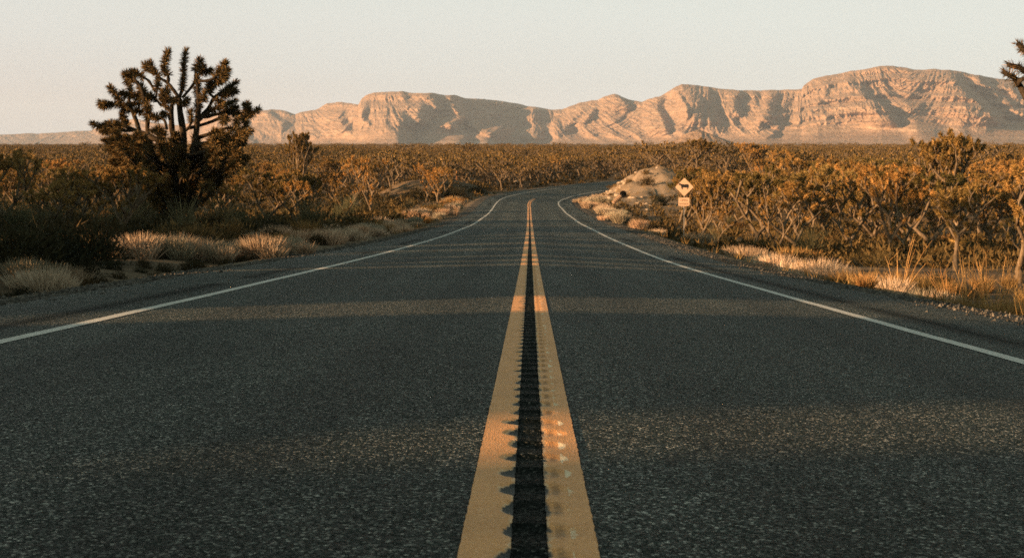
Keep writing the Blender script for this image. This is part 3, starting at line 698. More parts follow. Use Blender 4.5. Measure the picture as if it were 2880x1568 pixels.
# ------------------------------------------------------------------ the tall Joshua tree on the left
def hero():
    rng = np.random.default_rng(11)
    Y0 = 64.0
    def W(cx, cy_, dy=0.0):           # point traced on an enlarged crop of the photograph, dy metres nearer or farther
        return pt(250 + cx / 4.835, 130 + cy_ / 4.835, Y0 + dy)
    bx, by = pt(508, 600, Y0)[0], Y0; bz = gz(bx, by)
    limbs = [   # (points, depth offset, start radius, end radius, cluster from index or None)
        ([(1250, 2300), (1255, 1900), (1270, 1500), (1290, 1250), (1240, 900), (1225, 700)], 0, .20, .12, None),
        ([(1225, 700), (1265, 600), (1285, 450), (1290, 250), (1318, 60)], .2, .10, .06, 1),
        ([(1205, 1400), (1140, 1200), (1120, 950), (1130, 800), (1190, 690)], .5, .13, .09, None),
        ([(1225, 700), (1130, 570), (1060, 490), (960, 430), (880, 320)], -.3, .09, .05, 3),
        ([(1080, 490), (1075, 400), (1020, 290), (1075, 70)], -.5, .08, .05, 1),
        ([(960, 430), (880, 330), (830, 215)], -.2, .07, .05, 1), ([(880, 380), (800, 330), (765, 250)], .2, .07, .05, 1),
        ([(1270, 700), (1390, 560), (1440, 470), (1450, 350), (1510, 195)], .6, .07, .05, 3),
        ([(1460, 420), (1560, 350), (1640, 330)], .9, .06, .05, 1), ([(1510, 380), (1555, 290)], 1.1, .05, .04, 0),
        ([(1420, 1500), (1450, 1250), (1475, 1000), (1490, 760), (1480, 560), (1465, 380)], -.4, .15, .08, None),
        ([(1475, 900), (1490, 760), (1480, 640), (1475, 450)], -.4, .09, .07, 0),
        ([(1490, 470), (1620, 470), (1720, 420), (1780, 330), (1848, 235)], -.7, .08, .05, 2),
        ([(1800, 430), (1850, 400), (1880, 330)], -.9, .06, .05, 0), ([(1730, 470), (1850, 450), (1840, 380)], -.2, .06, .05, 0),
        ([(1500, 980), (1620, 850), (1700, 700), (1800, 640), (1900, 570), (2000, 490)], .4, .10, .05, 3),
        ([(1800, 690), (1900, 640), (1980, 610)], .8, .06, .05, 0), ([(1700, 700), (1630, 620), (1640, 520), (1760, 490)], 0, .07, .05, 1),
        ([(1560, 760), (1570, 640)], -.9, .08, .06, 0), ([(1700, 720), (1820, 760)], -1.0, .08, .06, 0),
        ([(1500, 1000), (1650, 880), (1800, 810), (1980, 745)], -.2, .10, .05, 1), ([(1560, 960), (1760, 920), (1880, 880), (1995, 840)], .6, .09, .05, 1),
        ([(1340, 1120), (1600, 1050), (1800, 970), (1940, 910), (2060, 920), (2140, 1030), (2110, 1150)], .5, .075, .055, 3),
        ([(2060, 930), (2120, 960), (2190, 930), (2300, 860)], -.5, .07, .05, 1), ([(2180, 940), (2160, 880), (2145, 800)], -.3, .06, .05, 0),
        ([(1900, 960), (1830, 1020)], -1.3, .08, .06, 0), ([(2010, 960), (2020, 1060)], -1.2, .08, .06, 0),
        ([(1430, 1260), (1720, 1170), (1900, 1110), (2060, 1150)], .2, .09, .05, 2), ([(1430, 1350), (1700, 1300), (1950, 1260), (2110, 1240)], -.6, .10, .06, 1),
        ([(1900, 1330), (2060, 1320), (2100, 1270)], -.2, .08, .06, 0),
        ([(1200, 1400), (900, 1260), (800, 1180), (800, 900), (750, 700), (700, 540), (640, 470), (600, 430)], -.6, .13, .06, None),
        ([(810, 1000), (800, 850), (760, 700), (700, 540)], -.6, .07, .06, 0),
        ([(700, 560), (620, 470), (560, 390)], -.4, .06, .05, 1), ([(770, 690), (690, 690), (610, 670)], -.2, .06, .05, 0),
        ([(690, 1160), (640, 1000), (575, 850), (545, 720), (570, 640), (545, 500), (500, 375)], .3, .10, .06, 4),
        ([(590, 640), (500, 660), (440, 640)], .1, .06, .05, 0),
        ([(560, 800), (430, 800), (290, 785), (180, 815)], 0, .08, .06, 0), ([(230, 800), (165, 770)], 0, .06, .05, 0), ([(440, 780), (370, 660), (290, 560)], -.3, .08, .05, 0),
        ([(540, 850), (480, 860)], .5, .08, .06, 0), ([(720, 780), (600, 790)], .5, .06, .05, 0), ([(740, 890), (640, 880)], .3, .06, .05, 0),
        ([(900, 1250), (650, 1150), (520, 1090), (480, 1000), (460, 930)], .7, .10, .06, 2),
        ([(560, 1120), (400, 1060), (250, 1060), (170, 1110), (60, 1055)], .9, .08, .05, 1), ([(300, 1060), (250, 1150), (200, 1160)], .4, .07, .05, 0),
        ([(600, 1150), (430, 1140), (380, 1060)], -.2, .07, .05, 1), ([(420, 1300), (300, 1330), (210, 1270)], .3, .08, .06, 0), ([(600, 1250), (420, 1290), (330, 1250)], -.3, .08, .06, 0),
        ([(900, 760), (925, 600), (935, 470)], .3, .06, .05, 1), ([(900, 620), (820, 480), (750, 430), (615, 345)], .4, .06, .05, 2),
        ([(1130, 900), (1040, 820), (1000, 720), (990, 620)], -.8, .09, .06, 1), ([(1060, 780), (1060, 660), (1060, 560)], -.9, .08, .06, 0), ([(1080, 820), (980, 800), (890, 700), (780, 680)], -.2, .07, .05, 2),
        ([(1060, 1130), (1030, 1010), (970, 980), (880, 950)], -.9, .07, .05, 2), ([(1100, 1000), (1060, 900), (1010, 930)], -.5, .06, .05, 1),
        ([(1320, 1150), (1390, 1040), (1380, 890)], -.6, .07, .05, 1), ([(1290, 820), (1330, 730)], -.5, .06, .05, 0), ([(1200, 740), (1110, 730)], -.8, .06, .05, 0),
        ([(980, 1300), (1020, 1210), (960, 1120), (880, 1150)], -1.2, .09, .06, 1), ([(1010, 1280), (1000, 1180)], -1.4, .08, .06, 0),
        ([(1300, 1500), (1600, 1420), (1750, 1300), (1760, 1240)], -.9, .10, .06, 2), ([(1000, 1600), (850, 1450), (760, 1330)], .8, .12, .07, 1),
        ([(1250, 1950), (1000, 1600), (960, 1350)], .4, .16, .10, None), ([(1260, 1900), (1420, 1550), (1430, 1300)], -.2, .16, .10, None),
        ([(1255, 2000), (1100, 1700), (1180, 1350)], -.6, .14, .10, None), ([(1255, 2000), (1500, 1750), (1700, 1500), (1800, 1400)], .5, .14, .08, 2),
        ([(1255, 2050), (900, 1800), (700, 1550), (560, 1400)], .2, .14, .08, 2)]
    tr = MB(); CL = []
    base = np.array([bx, by, bz])
    for pts, dy, r0, r1, ci in limbs:
        P = np.array([W(a, b, dy * .9 + (0 if i == 0 and ci is None else rng.normal(0, .10))) for i, (a, b) in enumerate(pts)])
        if pts[0] == (1250, 2300): P[0] = base - [0, 0, .3]
        # resample smoothly
        if len(P) > 2:
            q = []
            for i in range(len(P) - 1):
                p0 = P[max(i - 1, 0)]; p1 = P[i]; p2 = P[i + 1]; p3 = P[min(i + 2, len(P) - 1)]
                for t in (0, .33, .67): q.append(.5 * ((2 * p1) + (-p0 + p2) * t + (2 * p0 - 5 * p1 + 4 * p2 - p3) * t * t + (-p0 + 3 * p1 - 3 * p2 + p3) * t ** 3))
            q.append(P[-1]); Q = np.array(q)
        else: Q = P
        tr.tube(Q, np.linspace(r0, r1, len(Q)) * (1 + .12 * rng.normal(size=len(Q))), 7)
        if ci is not None:
            for i in range(ci, len(P) - 1):
                CL.append((P[i], P[i + 1] + (P[i + 1] - P[i]) * (.05 if i == len(P) - 2 else 0), rng.uniform(.84, 1.12)))
    # dense lower heads, limbs that leave the trunk low down
    for _ in range(150):
        cx = rng.uniform(330, 2050); t = abs((cx - 1200) / 870)
        cyy = rng.uniform(1260 + 120 * (1 - t), 2250 - 650 * t ** 1.5); dy = rng.normal(0, 1.2)
        p = W(cx, cyy, dy)
        if p[2] < bz + .3: continue
        rt = W(1200 + (cx - 1200) * .45, cyy + 260, dy * .4)
        o = p - rt; o /= np.linalg.norm(o); up = np.array([0, 0, 1.0])
        e = p + (o * .6 + up * .5 + rng.normal(0, .3, 3)) * rng.uniform(.35, .6)
        tr.tube(bez(rt, (rt + p) / 2 - [0, 0, rng.uniform(-.3, .6)] + rng.normal(0, .25, 3), p, 5)[[0, 1, 2, 4]], [.075, .07, .06, .05], 5)
        CL.append((p * .8 + rt * .2, e, rng.uniform(.85, 1.15)))
    cr = MB(); clusters(cr, CL, rng, 260, .285, .028, 2, True, 6)
    root = bpy.data.objects.new('joshua_tree', None); C.objects.link(root); root.location = (bx, by, bz)
    tag(root, 'tallest Joshua tree, dark many armed crown standing against the sky left of the road', 'tree')
    for nm, b, m in (('trunk', tr, M_BARKD), ('crown', cr, M_LEAF_SHADE)):
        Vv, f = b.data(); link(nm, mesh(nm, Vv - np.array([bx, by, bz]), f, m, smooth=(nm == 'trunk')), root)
hero()

# ------------------------------------------------------------------ Joshua tree kinds (prototypes share meshes with their copies)
PROTO = []
for k in range(9):
    rng = np.random.default_rng(100 + k)
    tr, cr = joshua(rng, 4.0, nb=185, L=.115, W=.014, sides=6, depth=5, forks=(2, 2 if k % 3 == 0 else 3), spread=rng.uniform(.48, .74), trunk_h=rng.uniform(.08, .20), r0=.12, side=.42, hd=.20)
    Vt, ft = tr.data(); Vc, fc = cr.data(); h = np.percentile(Vc[:, 2], 99.5)
    PROTO.append((mesh('trunk', Vt / h, ft, M_BARK, smooth=True), mesh('crown', Vc / h, fc, M_LEAF)))
PROTO_LO = []
for k in range(8):
    rng = np.random.default_rng(300 + k)
    tr, cr = joshua(rng, 4.0, nb=12, L=.18, W=.08, sides=4, segs=1, depth=4, forks=(2, 2), side=.5, hd=.22, core=True, spread=rng.uniform(.6, .9), trunk_h=rng.uniform(.15, .26))
    Vt, ft = tr.data(); Vc, fc = cr.data(); h = Vc[:, 2].max()
    tri = lambda fs: np.concatenate([f if f.shape[1] == 3 else np.concatenate([f[:, [0, 1, 2]], f[:, [0, 2, 3]]]) for f in fs])
    PROTO_LO.append((Vt / h, tri(ft), Vc / h, tri(fc)))

def place_tree(k, x, y, H, rz, label, group, wide=1.0, crown=None):
    root = bpy.data.objects.new('joshua_tree', None); C.objects.link(root)
    root.location = (x, y, gz(x, y)); root.rotation_euler = (0, 0, rz); root.scale = (H * wide, H * wide, H)
    tag(root, label, 'tree', group)
    t, c = PROTO[k]
    link('trunk', t, root); o = link('crown', c, root)
    return root
rng = np.random.default_rng(2024)
def Xpx(px, Y): return float(pt(px, 500, Y)[0])
placed = [(float(pt(508, 600, 64)[0]), 64.0, 2.6)]
def clear(x, y, r):
    return all((x - a) ** 2 + (y - b) ** 2 > (r + c) ** 2 for a, b, c in placed)
# trees that can be told apart in the photograph: (pixel x, distance, height, kind, turn, width, label)
SPEC = [
    (2130, 86, 5.0, 0, .4, 1.0, 'tall Joshua tree with long bare forked trunk, well right of the cattle sign'),
    (2025, 108, 4.4, 1, 1.7, .7, 'Joshua tree with V shaped fork directly right of the cattle sign'),
    (2390, 82, 4.6, 3, 2.2, 1.1, 'broad Joshua tree with dark short trunk in the middle of the right hand scrub'),
    (2510, 74, 4.7, 4, .9, .9, 'slender pale trunked Joshua tree above the grass right of the road'),
    (2700, 92, 7.3, 5, 2.9, .75, 'Joshua tree whose bushy head rises over the horizon at the far right'),
    (2300, 120, 5.6, 7, 4.0, 1.0, 'Joshua tree a little taller than its neighbours, halfway along the right'),
    (2870, 46, 3.9, 6, 1.1, .9, 'Joshua tree with thick curved pale limbs at the right edge'),
    (2700, 58, 3.7, 8, 2.0, 1.0, 'low Joshua tree with twisting limbs near the right edge'),
    (830, 185, 8.3, 2, .3, .7, 'Joshua tree with a dark knobbly top showing above the horizon left of the mesa'),
    (745, 86, 3.4, 1, 5.2, 1.1, 'dense Joshua tree with broad dark base beside the tall one'),
    (1045, 118, 4.9, 3, 3.1, .8, 'shadowed Joshua tree close above the left roadside grass'),
    (1575, 262, 5.2, 0, 2.2, .9, 'Joshua tree with dark trunk at the outer edge of the bend'),
    (170, 58, 2.4, 7, 2.8, 1.3, 'squat shadowed Joshua tree near the left edge above the verge'),
    (330, 50, 2.7, 5, 1.2, 1.1, 'low dark Joshua tree left of the tall one, close to the verge'),
    (-14, 66, 4.3, 8, .5, .8, 'dark Joshua tree cut off by the left edge of the picture'),
]
for (px, Y, H, k, rz, wd, lab) in SPEC:
    x = Xpx(px, Y); place_tree(k, x, Y, H, rz, lab, None, wd); placed.append((x, Y, 1.2))
# the tree just outside the right edge whose leafy arms reach into the picture
def edge_tree():
    rng = np.random.default_rng(77); Y0 = 30.0
    g = lambda a, b, dy=0: pt(a, b, Y0 + dy)
    bx = float(g(2990, 700)[0]); bz = gz(bx, Y0); base = np.array([bx, Y0, bz])
    tr = MB(); CL = []
    L_ = [([base - [0, 0, .3], g(2985, 640), g(2975, 520), g(2960, 400)], .15, .11, None), ([g(2960, 400), g(2900, 300, .2), g(2865, 235, .3)], .09, .06, None),
          ([g(2960, 400), g(3000, 260), g(2990, 120)], .10, .06, 1), ([g(3000, 300, .4), g(3060, 240, .5), g(3090, 160, .6)], .08, .06, 1),
          ([g(2865, 235, .3), g(2852, 218, .3), g(2822, 203, .3)], .06, .05, 0), ([g(2900, 215, .1), g(2868, 190, .1), g(2834, 182, .1)], .06, .05, 0),
          ([g(2900, 160, -.1), g(2885, 145, -.1), g(2862, 122, -.1)], .06, .05, 0), ([g(2990, 220), g(2930, 190), g(2900, 160)], .08, .06, None), ([g(2865, 240, .3), g(2868, 225), g(2900, 215, .1)], .06, .06, None)]
    for P, r0, r1, ci in L_:
        P = np.array(P); tr.tube(P, np.linspace(r0, r1, len(P)), 7)
        if ci is not None:
            for i in range(ci, len(P) - 1): CL.append((P[i], P[i + 1], .8))
    cr = MB(); clusters(cr, CL, rng, 150, .19, .016, 2, True, 6)
    root = bpy.data.objects.new('joshua_tree', None); C.objects.link(root); root.location = tuple(base)
    tag(root, 'near Joshua tree at the right edge, only its leafy arm tips in view', 'tree')
    for nm, b, m in (('trunk', tr, M_BARKD), ('crown', cr, M_LEAF_SHADE)):
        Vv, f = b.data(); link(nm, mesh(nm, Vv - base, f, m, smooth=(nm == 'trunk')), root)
    placed.append((bx, Y0, 1.5))
edge_tree()

# the crowd of trees one can tell apart, nearest first
cand = []
tries = 0
while len(cand) < 900 and tries < 60000:
    tries += 1
    Y = 44 + 270 * rng.random() ** .75
    x = rng.uniform(-.44 * Y - 4, .44 * Y + 6)
    sp = 2.3 if Y < 130 else 2.5
    if clear(x, Y, sp - .6): cand.append((x, Y)); placed.append((x, Y, sp * .7))
cand = np.array(cand); dl, sl = lateral(cand[:, 0], cand[:, 1])
ok = (np.abs(dl) > np.where(cand[:, 1] < 130, 11.5, 9.5))
kn = (((cand[:, 0] - 17) / 12) ** 2 + ((cand[:, 1] - 182) / 30) ** 2) > 1       # the pale knoll stays bare
_px = 1490 + 4000 * cand[:, 0] / cand[:, 1]
thin = (dl < 0) & (np.abs(dl) < 34) & (cand[:, 1] > 88) & (cand[:, 1] < 160) & (rng.random(len(cand)) < .72)
seesign = ~((_px > 1560) & (_px < 1950) & (cand[:, 1] < 97)) & ~((_px > 1560) & (_px < 1875) & (cand[:, 1] < 200))
ok &= ~thin & kn & seesign & ~((np.abs(cand[:, 0] + 13) < 9) & (np.abs(cand[:, 1] - 200) < 18))
_t = (cand[:, 0] - 10.5) * math.cos(R(SUN_AZ)) + (cand[:, 1] - 97) * math.sin(R(SUN_AZ)); _c = np.abs(-(cand[:, 0] - 10.5) * math.sin(R(SUN_AZ)) + (cand[:, 1] - 97) * math.cos(R(SUN_AZ)))
ok &= ~((_t < 0) & (_t > -40) & (_c < 2.2))
ok &= ~((dl > 0) & (cand[:, 1] < 72)) & ~((dl < 0) & (np.abs(dl) < 15) & (cand[:, 1] < 80))
cand = cand[ok]; dl = dl[ok]; order = np.argsort(cand[:, 1]); cand = cand[order]; dl = dl[order]
near_ix = 284
ZONES = [(-1, 0, 95, 'Joshua tree among the shadowed ones close to the left verge', 'near left Joshua trees'),
         (-1, 95, 150, 'Joshua tree with sunlit top in the middle distance left of the road', 'middle left Joshua trees'),
         (-1, 150, 999, 'small golden Joshua tree far off left of the bend', 'far left Joshua trees'),
         (1, 0, 110, 'golden Joshua tree in the near right hand scrub beyond the roadside grass', 'near right Joshua trees'),
         (1, 110, 160, 'golden Joshua tree in the middle distance right of the road', 'middle right Joshua trees'),
         (1, 160, 999, 'small golden Joshua tree far off beyond the pale knoll and the bend', 'far right Joshua trees')]
for i, (x, Y) in enumerate(cand[:near_ix]):
    sgn = -1 if dl[i] < 0 else 1
    z = next(q for q in ZONES if q[0] == sgn and q[1] <= Y < q[2])
    if sgn < 0: H = rng.uniform(2.5, 3.7) if Y < 100 else rng.uniform(3.2, 5.4)
    else: H = rng.uniform(2.2, 4.7) if Y < 110 else rng.uniform(3.4, 5.8)
    H = min(H, EYE - Y / 4000 * ((75 * rng.uniform(.5, 1.7)) if (sgn < 0 and Y < 120) else 30 * rng.uniform(-.3, 2.6)) - gz(x, Y)) if Y < 170 else H
    H = max(H, 1.6)
    place_tree(int(rng.integers(0, 9)), x, Y, H, rng.random() * 6.28, z[3], z[4], rng.uniform(.85, 1.15))

# trees on and before the added ridge left of the frame: the ones whose long shadows lie across the road
for i, (x, Y, H, k) in enumerate([(-26, -2.5, 3.6, 1), (-24, 9, 4.2, 3), (-19, 14, 4.4, 2), (-30, 24, 4.2, 7), (-38, 33, 5.0, 5), (-28, 38, 4.4, 8),
                                  (-47, 45, 5, 4), (-34, 52, 4.5, 6), (-44, 60, 5, 1), (-56, 66, 5, 3)]):
    place_tree(k, x, Y, H, i * 1.3, 'Joshua tree standing outside the picture to the left, throwing its shadow on the road', 'Joshua trees left of the picture')

# the far wood: thousands of trees that read as one mass
def far_wood():
    rng = np.random.default_rng(9)
    pts = [tuple(p) for p in cand[near_ix:]]
    P = []
    for (a, b, n) in ((215, 330, 420), (300, 520, 1500), (500, 900, 2300), (900, 1700, 1500)):
        Y = a + (b - a) * rng.random(n) ** .8; X = rng.uniform(-1, 1, n) * (.40 * Y + 8)
        P.append(np.stack([X, Y], -1))
    P = np.concatenate([np.array(pts).reshape(-1, 2)] + P)
    d, s = lateral(P[:, 0], P[:, 1]); knoll = (((P[:, 0] - 17) / 12) ** 2 + ((P[:, 1] - 182) / 30) ** 2) > 1
    P = P[((np.abs(d) > 10) | (P[:, 1] > 430)) & knoll]
    z = ground_z(P[:, 0], P[:, 1]); H = rng.uniform(3.6, 5.6, len(P)); a = rng.random(len(P)) * 6.28
    H = H * (1 + .30 * fbm(P[:, 0] / 18, P[:, 1] / 30, 3, 61) * 2) * np.where(rng.random(len(P)) < .05, 1.25, 1); H = np.where(P[:, 1] > 500, H * .9, H)
    Vs, Fs, Ms, nv = [], [], [], 0
    for i in range(len(P)):
        Vt, ft, Vc, fc = PROTO_LO[i % 8]; ca, sa = math.cos(a[i]), math.sin(a[i])
        w = H[i] * 1.05
        for Vq, fq, mi in ((Vt, ft, 0), (Vc, fc, 1)):
            X = (Vq[:, 0] * ca - Vq[:, 1] * sa) * w + P[i, 0]; Y = (Vq[:, 0] * sa + Vq[:, 1] * ca) * w + P[i, 1]
            Vs.append(np.stack([X, Y, Vq[:, 2] * H[i] + z[i]], -1).astype(np.float32)); Fs.append(fq + nv); nv += len(Vq)
            Ms.append(np.full(len(fq), mi, np.int32))
    me = mesh('far_wood', np.concatenate(Vs), [np.concatenate(Fs)], [M_BARK, M_LEAFF], mi=np.concatenate(Ms))
    tag(link('far_wood', me), 'wide golden wood of Joshua trees reaching to the foot of the mountains', 'wood', None, 'stuff')
far_wood()

# ------------------------------------------------------------------ bushes and grass
SH = []
for k in range(6):
    r2 = np.random.default_rng(500 + k); SH.append(shrub(r2, .75, .62, 900, .16, .030, segs=1).mesh('desert_bush', M_SHRUB))
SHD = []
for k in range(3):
    r2 = np.random.default_rng(520 + k); SHD.append(shrub(r2, .8, .75, 1100, .15, .03, segs=1).mesh('desert_bush', M_SHRUB_SHADE))
for k in range(95):  # bushes filling the verge, deep shade carried by their leaf colour
    Y = 13 + 55 * rng.random(); x = -rng.uniform(7.4 if k % 2 else 9.0, 9.6 + .30 * Y)
    if abs(Y - 35) < 3 and x > -9.4 or abs(Y - 22.5) < 2 and x > -8.6: x -= 2.0
    o = link('desert_bush', SHD[k % 3], None, (x, Y, gz(x, Y) - .08), rng.random() * 6.28, rng.uniform(.5, 1.0) if x > -9 else rng.uniform(.8, 1.4)); tag(o, 'low bush with shade painted into its leaves, left of the verge', 'bush', 'shaded bushes on the left')
for k in range(46):  # small bushes added to blacken the shaded verge
    Y = 12 + 26 * rng.random(); x = -rng.uniform(6.95, 8.6)
    if (abs(Y - 35.2) < 2.2 or abs(Y - 22.6) < 1.6) and x < -7.4: x = -7.1
    o = link('desert_bush', SHD[k % 3], None, (x, Y, gz(x, Y) - .1), rng.random() * 6.28, rng.uniform(.22, .42)); tag(o, 'small dark bush added for shade right behind the left gravel', 'bush', 'small bushes added for shade behind the left gravel')
SC = []
for k in range(4):
    r2 = np.random.default_rng(560 + k); b = shrub(r2, .95, 1.35, 1500, .22, .012)
    for j in range(26):
        a = r2.random() * 6.28; q = r2.uniform(.3, 1.0); b.tube(bez(np.zeros(3), np.array([math.cos(a) * .3 * q, math.sin(a) * .3 * q, .9]), np.array([math.cos(a) * q, math.sin(a) * q, r2.uniform(1.1, 1.7)]), 4), [.016, .012, .009, .004], 3, False)
    SC.append(b.mesh('creosote_bush', M_SAGE))
for k in range(56):
    for _ in range(50):
        Y = 50 + 110 * rng.random(); x = rng.uniform(-.38 * Y, .38 * Y if k < 14 else -9)
        d, s_ = lateral(np.array([x]), np.array([Y])); px_ = 1490 + 4000 * x / Y
        if abs(d[0]) > 11 and not (1560 < px_ < 1960): break
    o = link('creosote_bush', SC[k % 4], None, (x, Y, gz(x, Y) - .05), rng.random() * 6.28, rng.uniform(.7, 1.25)); tag(o, 'wispy grey green bush between the Joshua trees ' + ('left of the road' if x < 0 else 'right of the road'), 'bush', 'wispy bushes ' + ('left' if x < 0 else 'right') + ' of the road')
sp = []; tries = 0
while len(sp) < 125 and tries < 20000:
    tries += 1
    Y = 34 + 110 * rng.random() ** .9; x = rng.uniform(-.40 * Y - 2, .40 * Y + 2)
    d, s = lateral(np.array([x]), np.array([Y])); d = float(d[0])
    if abs(d) < 8.6: continue
    if all((x - a) ** 2 + (Y - b) ** 2 > 1.3 for a, b, _ in sp): sp.append((x, Y, d))
SZ = [(-1, 70, 'low dark bush in the shade near the left verge', 'near left bushes'), (-1, 999, 'low rounded bush among the Joshua trees left of the road', 'far left bushes'),
      (1, 75, 'low golden bush beyond the grass near the right verge', 'near right bushes'), (1, 999, 'low rounded bush among the Joshua trees right of the road', 'far right bushes')]
for (x, Y, d) in sp:
    z = next(q for q in SZ if q[0] == (1 if d > 0 else -1) and Y < q[1])
    o = link('desert_bush', SH[int(rng.integers(0, 6))], None, (x, Y, gz(x, Y) - .05), rng.random() * 6.28, rng.uniform(.6, 1.35)); tag(o, z[2], 'bush', z[3])
for (px, Y, sc, lab) in [(1660, 168, .9, 'small green bush near the lower left foot of the pale knoll'), (1822, 176, 1.7, 'olive bush on the pale knoll, left of the cattle sign'), (1812, 204, 1.2, 'dark bush low on the upper left edge of the pale knoll'),
                         (1868, 160, 1.8, 'green bush between the pale knoll and the cattle sign'), (1800, 100, 1.5, 'dark bush standing in for shade in the hollow left of the cattle sign post'), (1850, 96, 1.6, 'dark bush standing in for shade in the hollow just left of the cattle sign post'),  # the two hollow bushes stand in for its shade
                         (1295, 182, 2.2, 'dark bush added for shade on the bank at the outside of the bend'), (1340, 196, 1.8, 'dark bush added for shade at the right tail of the bank'), (1180, 184, 2.3, 'dark bush added for shade over the left end of the bank'), (1225, 183, 2.4, 'dark bush added for shade on the middle of the bank'), (1262, 188, 2.0, 'dark bush added for shade on the right half of the bank')]:  # dark bushes added to give the bank its shade
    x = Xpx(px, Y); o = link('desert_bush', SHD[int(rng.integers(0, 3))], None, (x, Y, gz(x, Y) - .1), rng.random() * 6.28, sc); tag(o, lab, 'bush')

def scrub_stuff():
    rng = np.random.default_rng(31)
    lo = []
    for k in range(6):
        m = shrub(np.random.default_rng(600 + k), .8, .6, 46, .36, .15); lo.append(m.data())
    n = 9000
    Y = 60 + 640 * rng.random(n) ** 1.15; X = rng.uniform(-1, 1, n) * (.40 * Y + 4)
    d, s = lateral(X, Y); knoll = (((X - 17) / 11) ** 2 + ((Y - 182) / 28) ** 2) > 1
    ok = ((np.abs(d) > 8.2) | (Y > 430)) & (knoll | (rng.random(n) < .25)); X = X[ok]; Y = Y[ok]; z = ground_z(X, Y)
    Vs, Fs, nv = [], [], 0
    for i in range(len(X)):
        Vq, f = lo[i % 6]; a = rng.random() * 6.28; sc = rng.uniform(.4, 1.15) * (1 + Y[i] / 900); ca, sa = math.cos(a) * sc, math.sin(a) * sc
        Vs.append(np.stack([Vq[:, 0] * ca - Vq[:, 1] * sa + X[i], Vq[:, 0] * sa + Vq[:, 1] * ca + Y[i], Vq[:, 2] * sc + z[i]], -1)); Fs.append(f[0] + nv); nv += len(Vq)
    me = mesh('desert_scrub', np.concatenate(Vs), [np.concatenate(Fs)], M_SHRUB)
    tag(link('desert_scrub', me), 'low desert scrub filling the ground between the trees', 'scrub', None, 'stuff')
    # thin dry grass
    n = 15000
    Y = 14 + 200 * rng.random(n) ** 1.3; X = rng.uniform(-1, 1, n) * (.40 * Y + 3)
    d, s = lateral(X, Y); e = np.where(d < 0, -d - EDL, d - EDR); ok = (e > 1.3) & ((d > 0) | (Y > 70)) & ((Y > 78) | (rng.random(n) < .22)); X = X[ok]; Y = Y[ok]; z = ground_z(X, Y)
    m = MB(); nb = 9
    P = np.repeat(np.stack([X, Y, z], -1), nb, 0) + rng.normal(0, .10, (len(X) * nb, 3)) * [1, 1, 0]
    D = np.array([0, 0, 1.0]) + rng.normal(0, .42, P.shape) * [1, 1, .2]
    sc = np.repeat(1 + Y / 130, nb)
    V_, T_, _ = blades(P, D, rng.uniform(.12, .34, len(P)) * np.minimum(sc, 1.5), .012 * sc, rng, 1); m.add(V_, T=T_)
    me = m.mesh('dry_grass', M_GOLD); tag(link('dry_grass', me), 'thin dry grass growing over the sandy ground', 'grass', None, 'stuff')
scrub_stuff()

# pale bunch grass along the verges
TU = []
for k in range(6):
    r2 = np.random.default_rng(700 + k); b = tuft(r2, .42, .62, 900, .014, .55)
    for j in range(3): tuft(r2, .3, .5, 350, .013, .5, b, off=(r2.normal(0, .35), r2.normal(0, .3), 0))
    TU.append(b.mesh('grass_tuft', M_STRAW))
TG = []
for k in range(5):
    r2 = np.random.default_rng(720 + k); TG.append(tuft(r2, .35, .75, 420, .014, .6).mesh('grass_tuft', M_GOLD))
def grass(px, Y, e, sc, m, lab, group=None):
    """e metres outside the paved edge; negative px side is decided by px"""
    if px > 1900: sc = sc * (1.3 if m in TU else .8)
    x = Xpx(px, Y); o = link('grass_tuft', m, None, (x, Y, gz(x, Y) - .03), rng.random() * 6.28, sc); tag(o, lab, 'grass', group)
for px, Y, sc, lab in [(60, 23.0, .85, 'greyish pale grass tuft at the left edge of the picture'), (110, 21.5, .85, 'lowest pale grass tuft beside the left gravel'), (165, 23.5, .75, 'upright pale grass tuft, right one of the small patch at the left edge')]:
    grass(px, Y, 0, sc, TU[int(rng.integers(0, 6))], lab)
i = 0
for px in (392, 415, 440, 468, 495, 525, 552, 580, 610, 640, 668, 700, 735, 765):
    grass(px, 34.3 + (px - 395) * .004 + (i % 3) * .7, 0, (1.25, 1.0, .95, 1.1, 1.2, 1.0, .95, 1.1, .9, .8, 1.05, 1.15, 1.2, 1.0)[i], TU[i % 6], 'pale grass tuft in the long bright row below the tall Joshua tree', 'bright row of grass left of the road'); i += 1
for k in range(62):      # left verge from the bright row to the bend
    Y = 40 + k * 2.05 + rng.uniform(-1, 1); e = rng.uniform(1.9, 4.4); x0 = -(EDL + e)
    o = link('grass_tuft', TU[k % 6] if rng.random() < .62 else TG[k % 5], None, (x0, Y, gz(x0, Y) - .03), rng.random() * 6.28, rng.uniform(.6, 1.15) * (1 + Y / 300)); tag(o, 'pale grass tuft on the left verge between the bright row and the bend', 'grass', 'grass along the left verge')
for k in range(34):      # right verge, pale ones by the knoll
    Y = 84 + k * 2.9 + rng.uniform(-1, 1); s0 = Y; px_, py_, tx_, ty_ = path(s0); e = EDR + rng.uniform(1.1, 3.2); x0 = float(px_ + e * ty_); y0 = float(py_ - e * tx_)
    o = link('grass_tuft', TU[k % 6], None, (x0, y0, gz(x0, y0) - .03), rng.random() * 6.28, rng.uniform(.7, 1.15) * (1 + Y / 300)); tag(o, 'pale grass tuft along the foot of the pale knoll, right of the road', 'grass', 'grass between the knoll and the road')
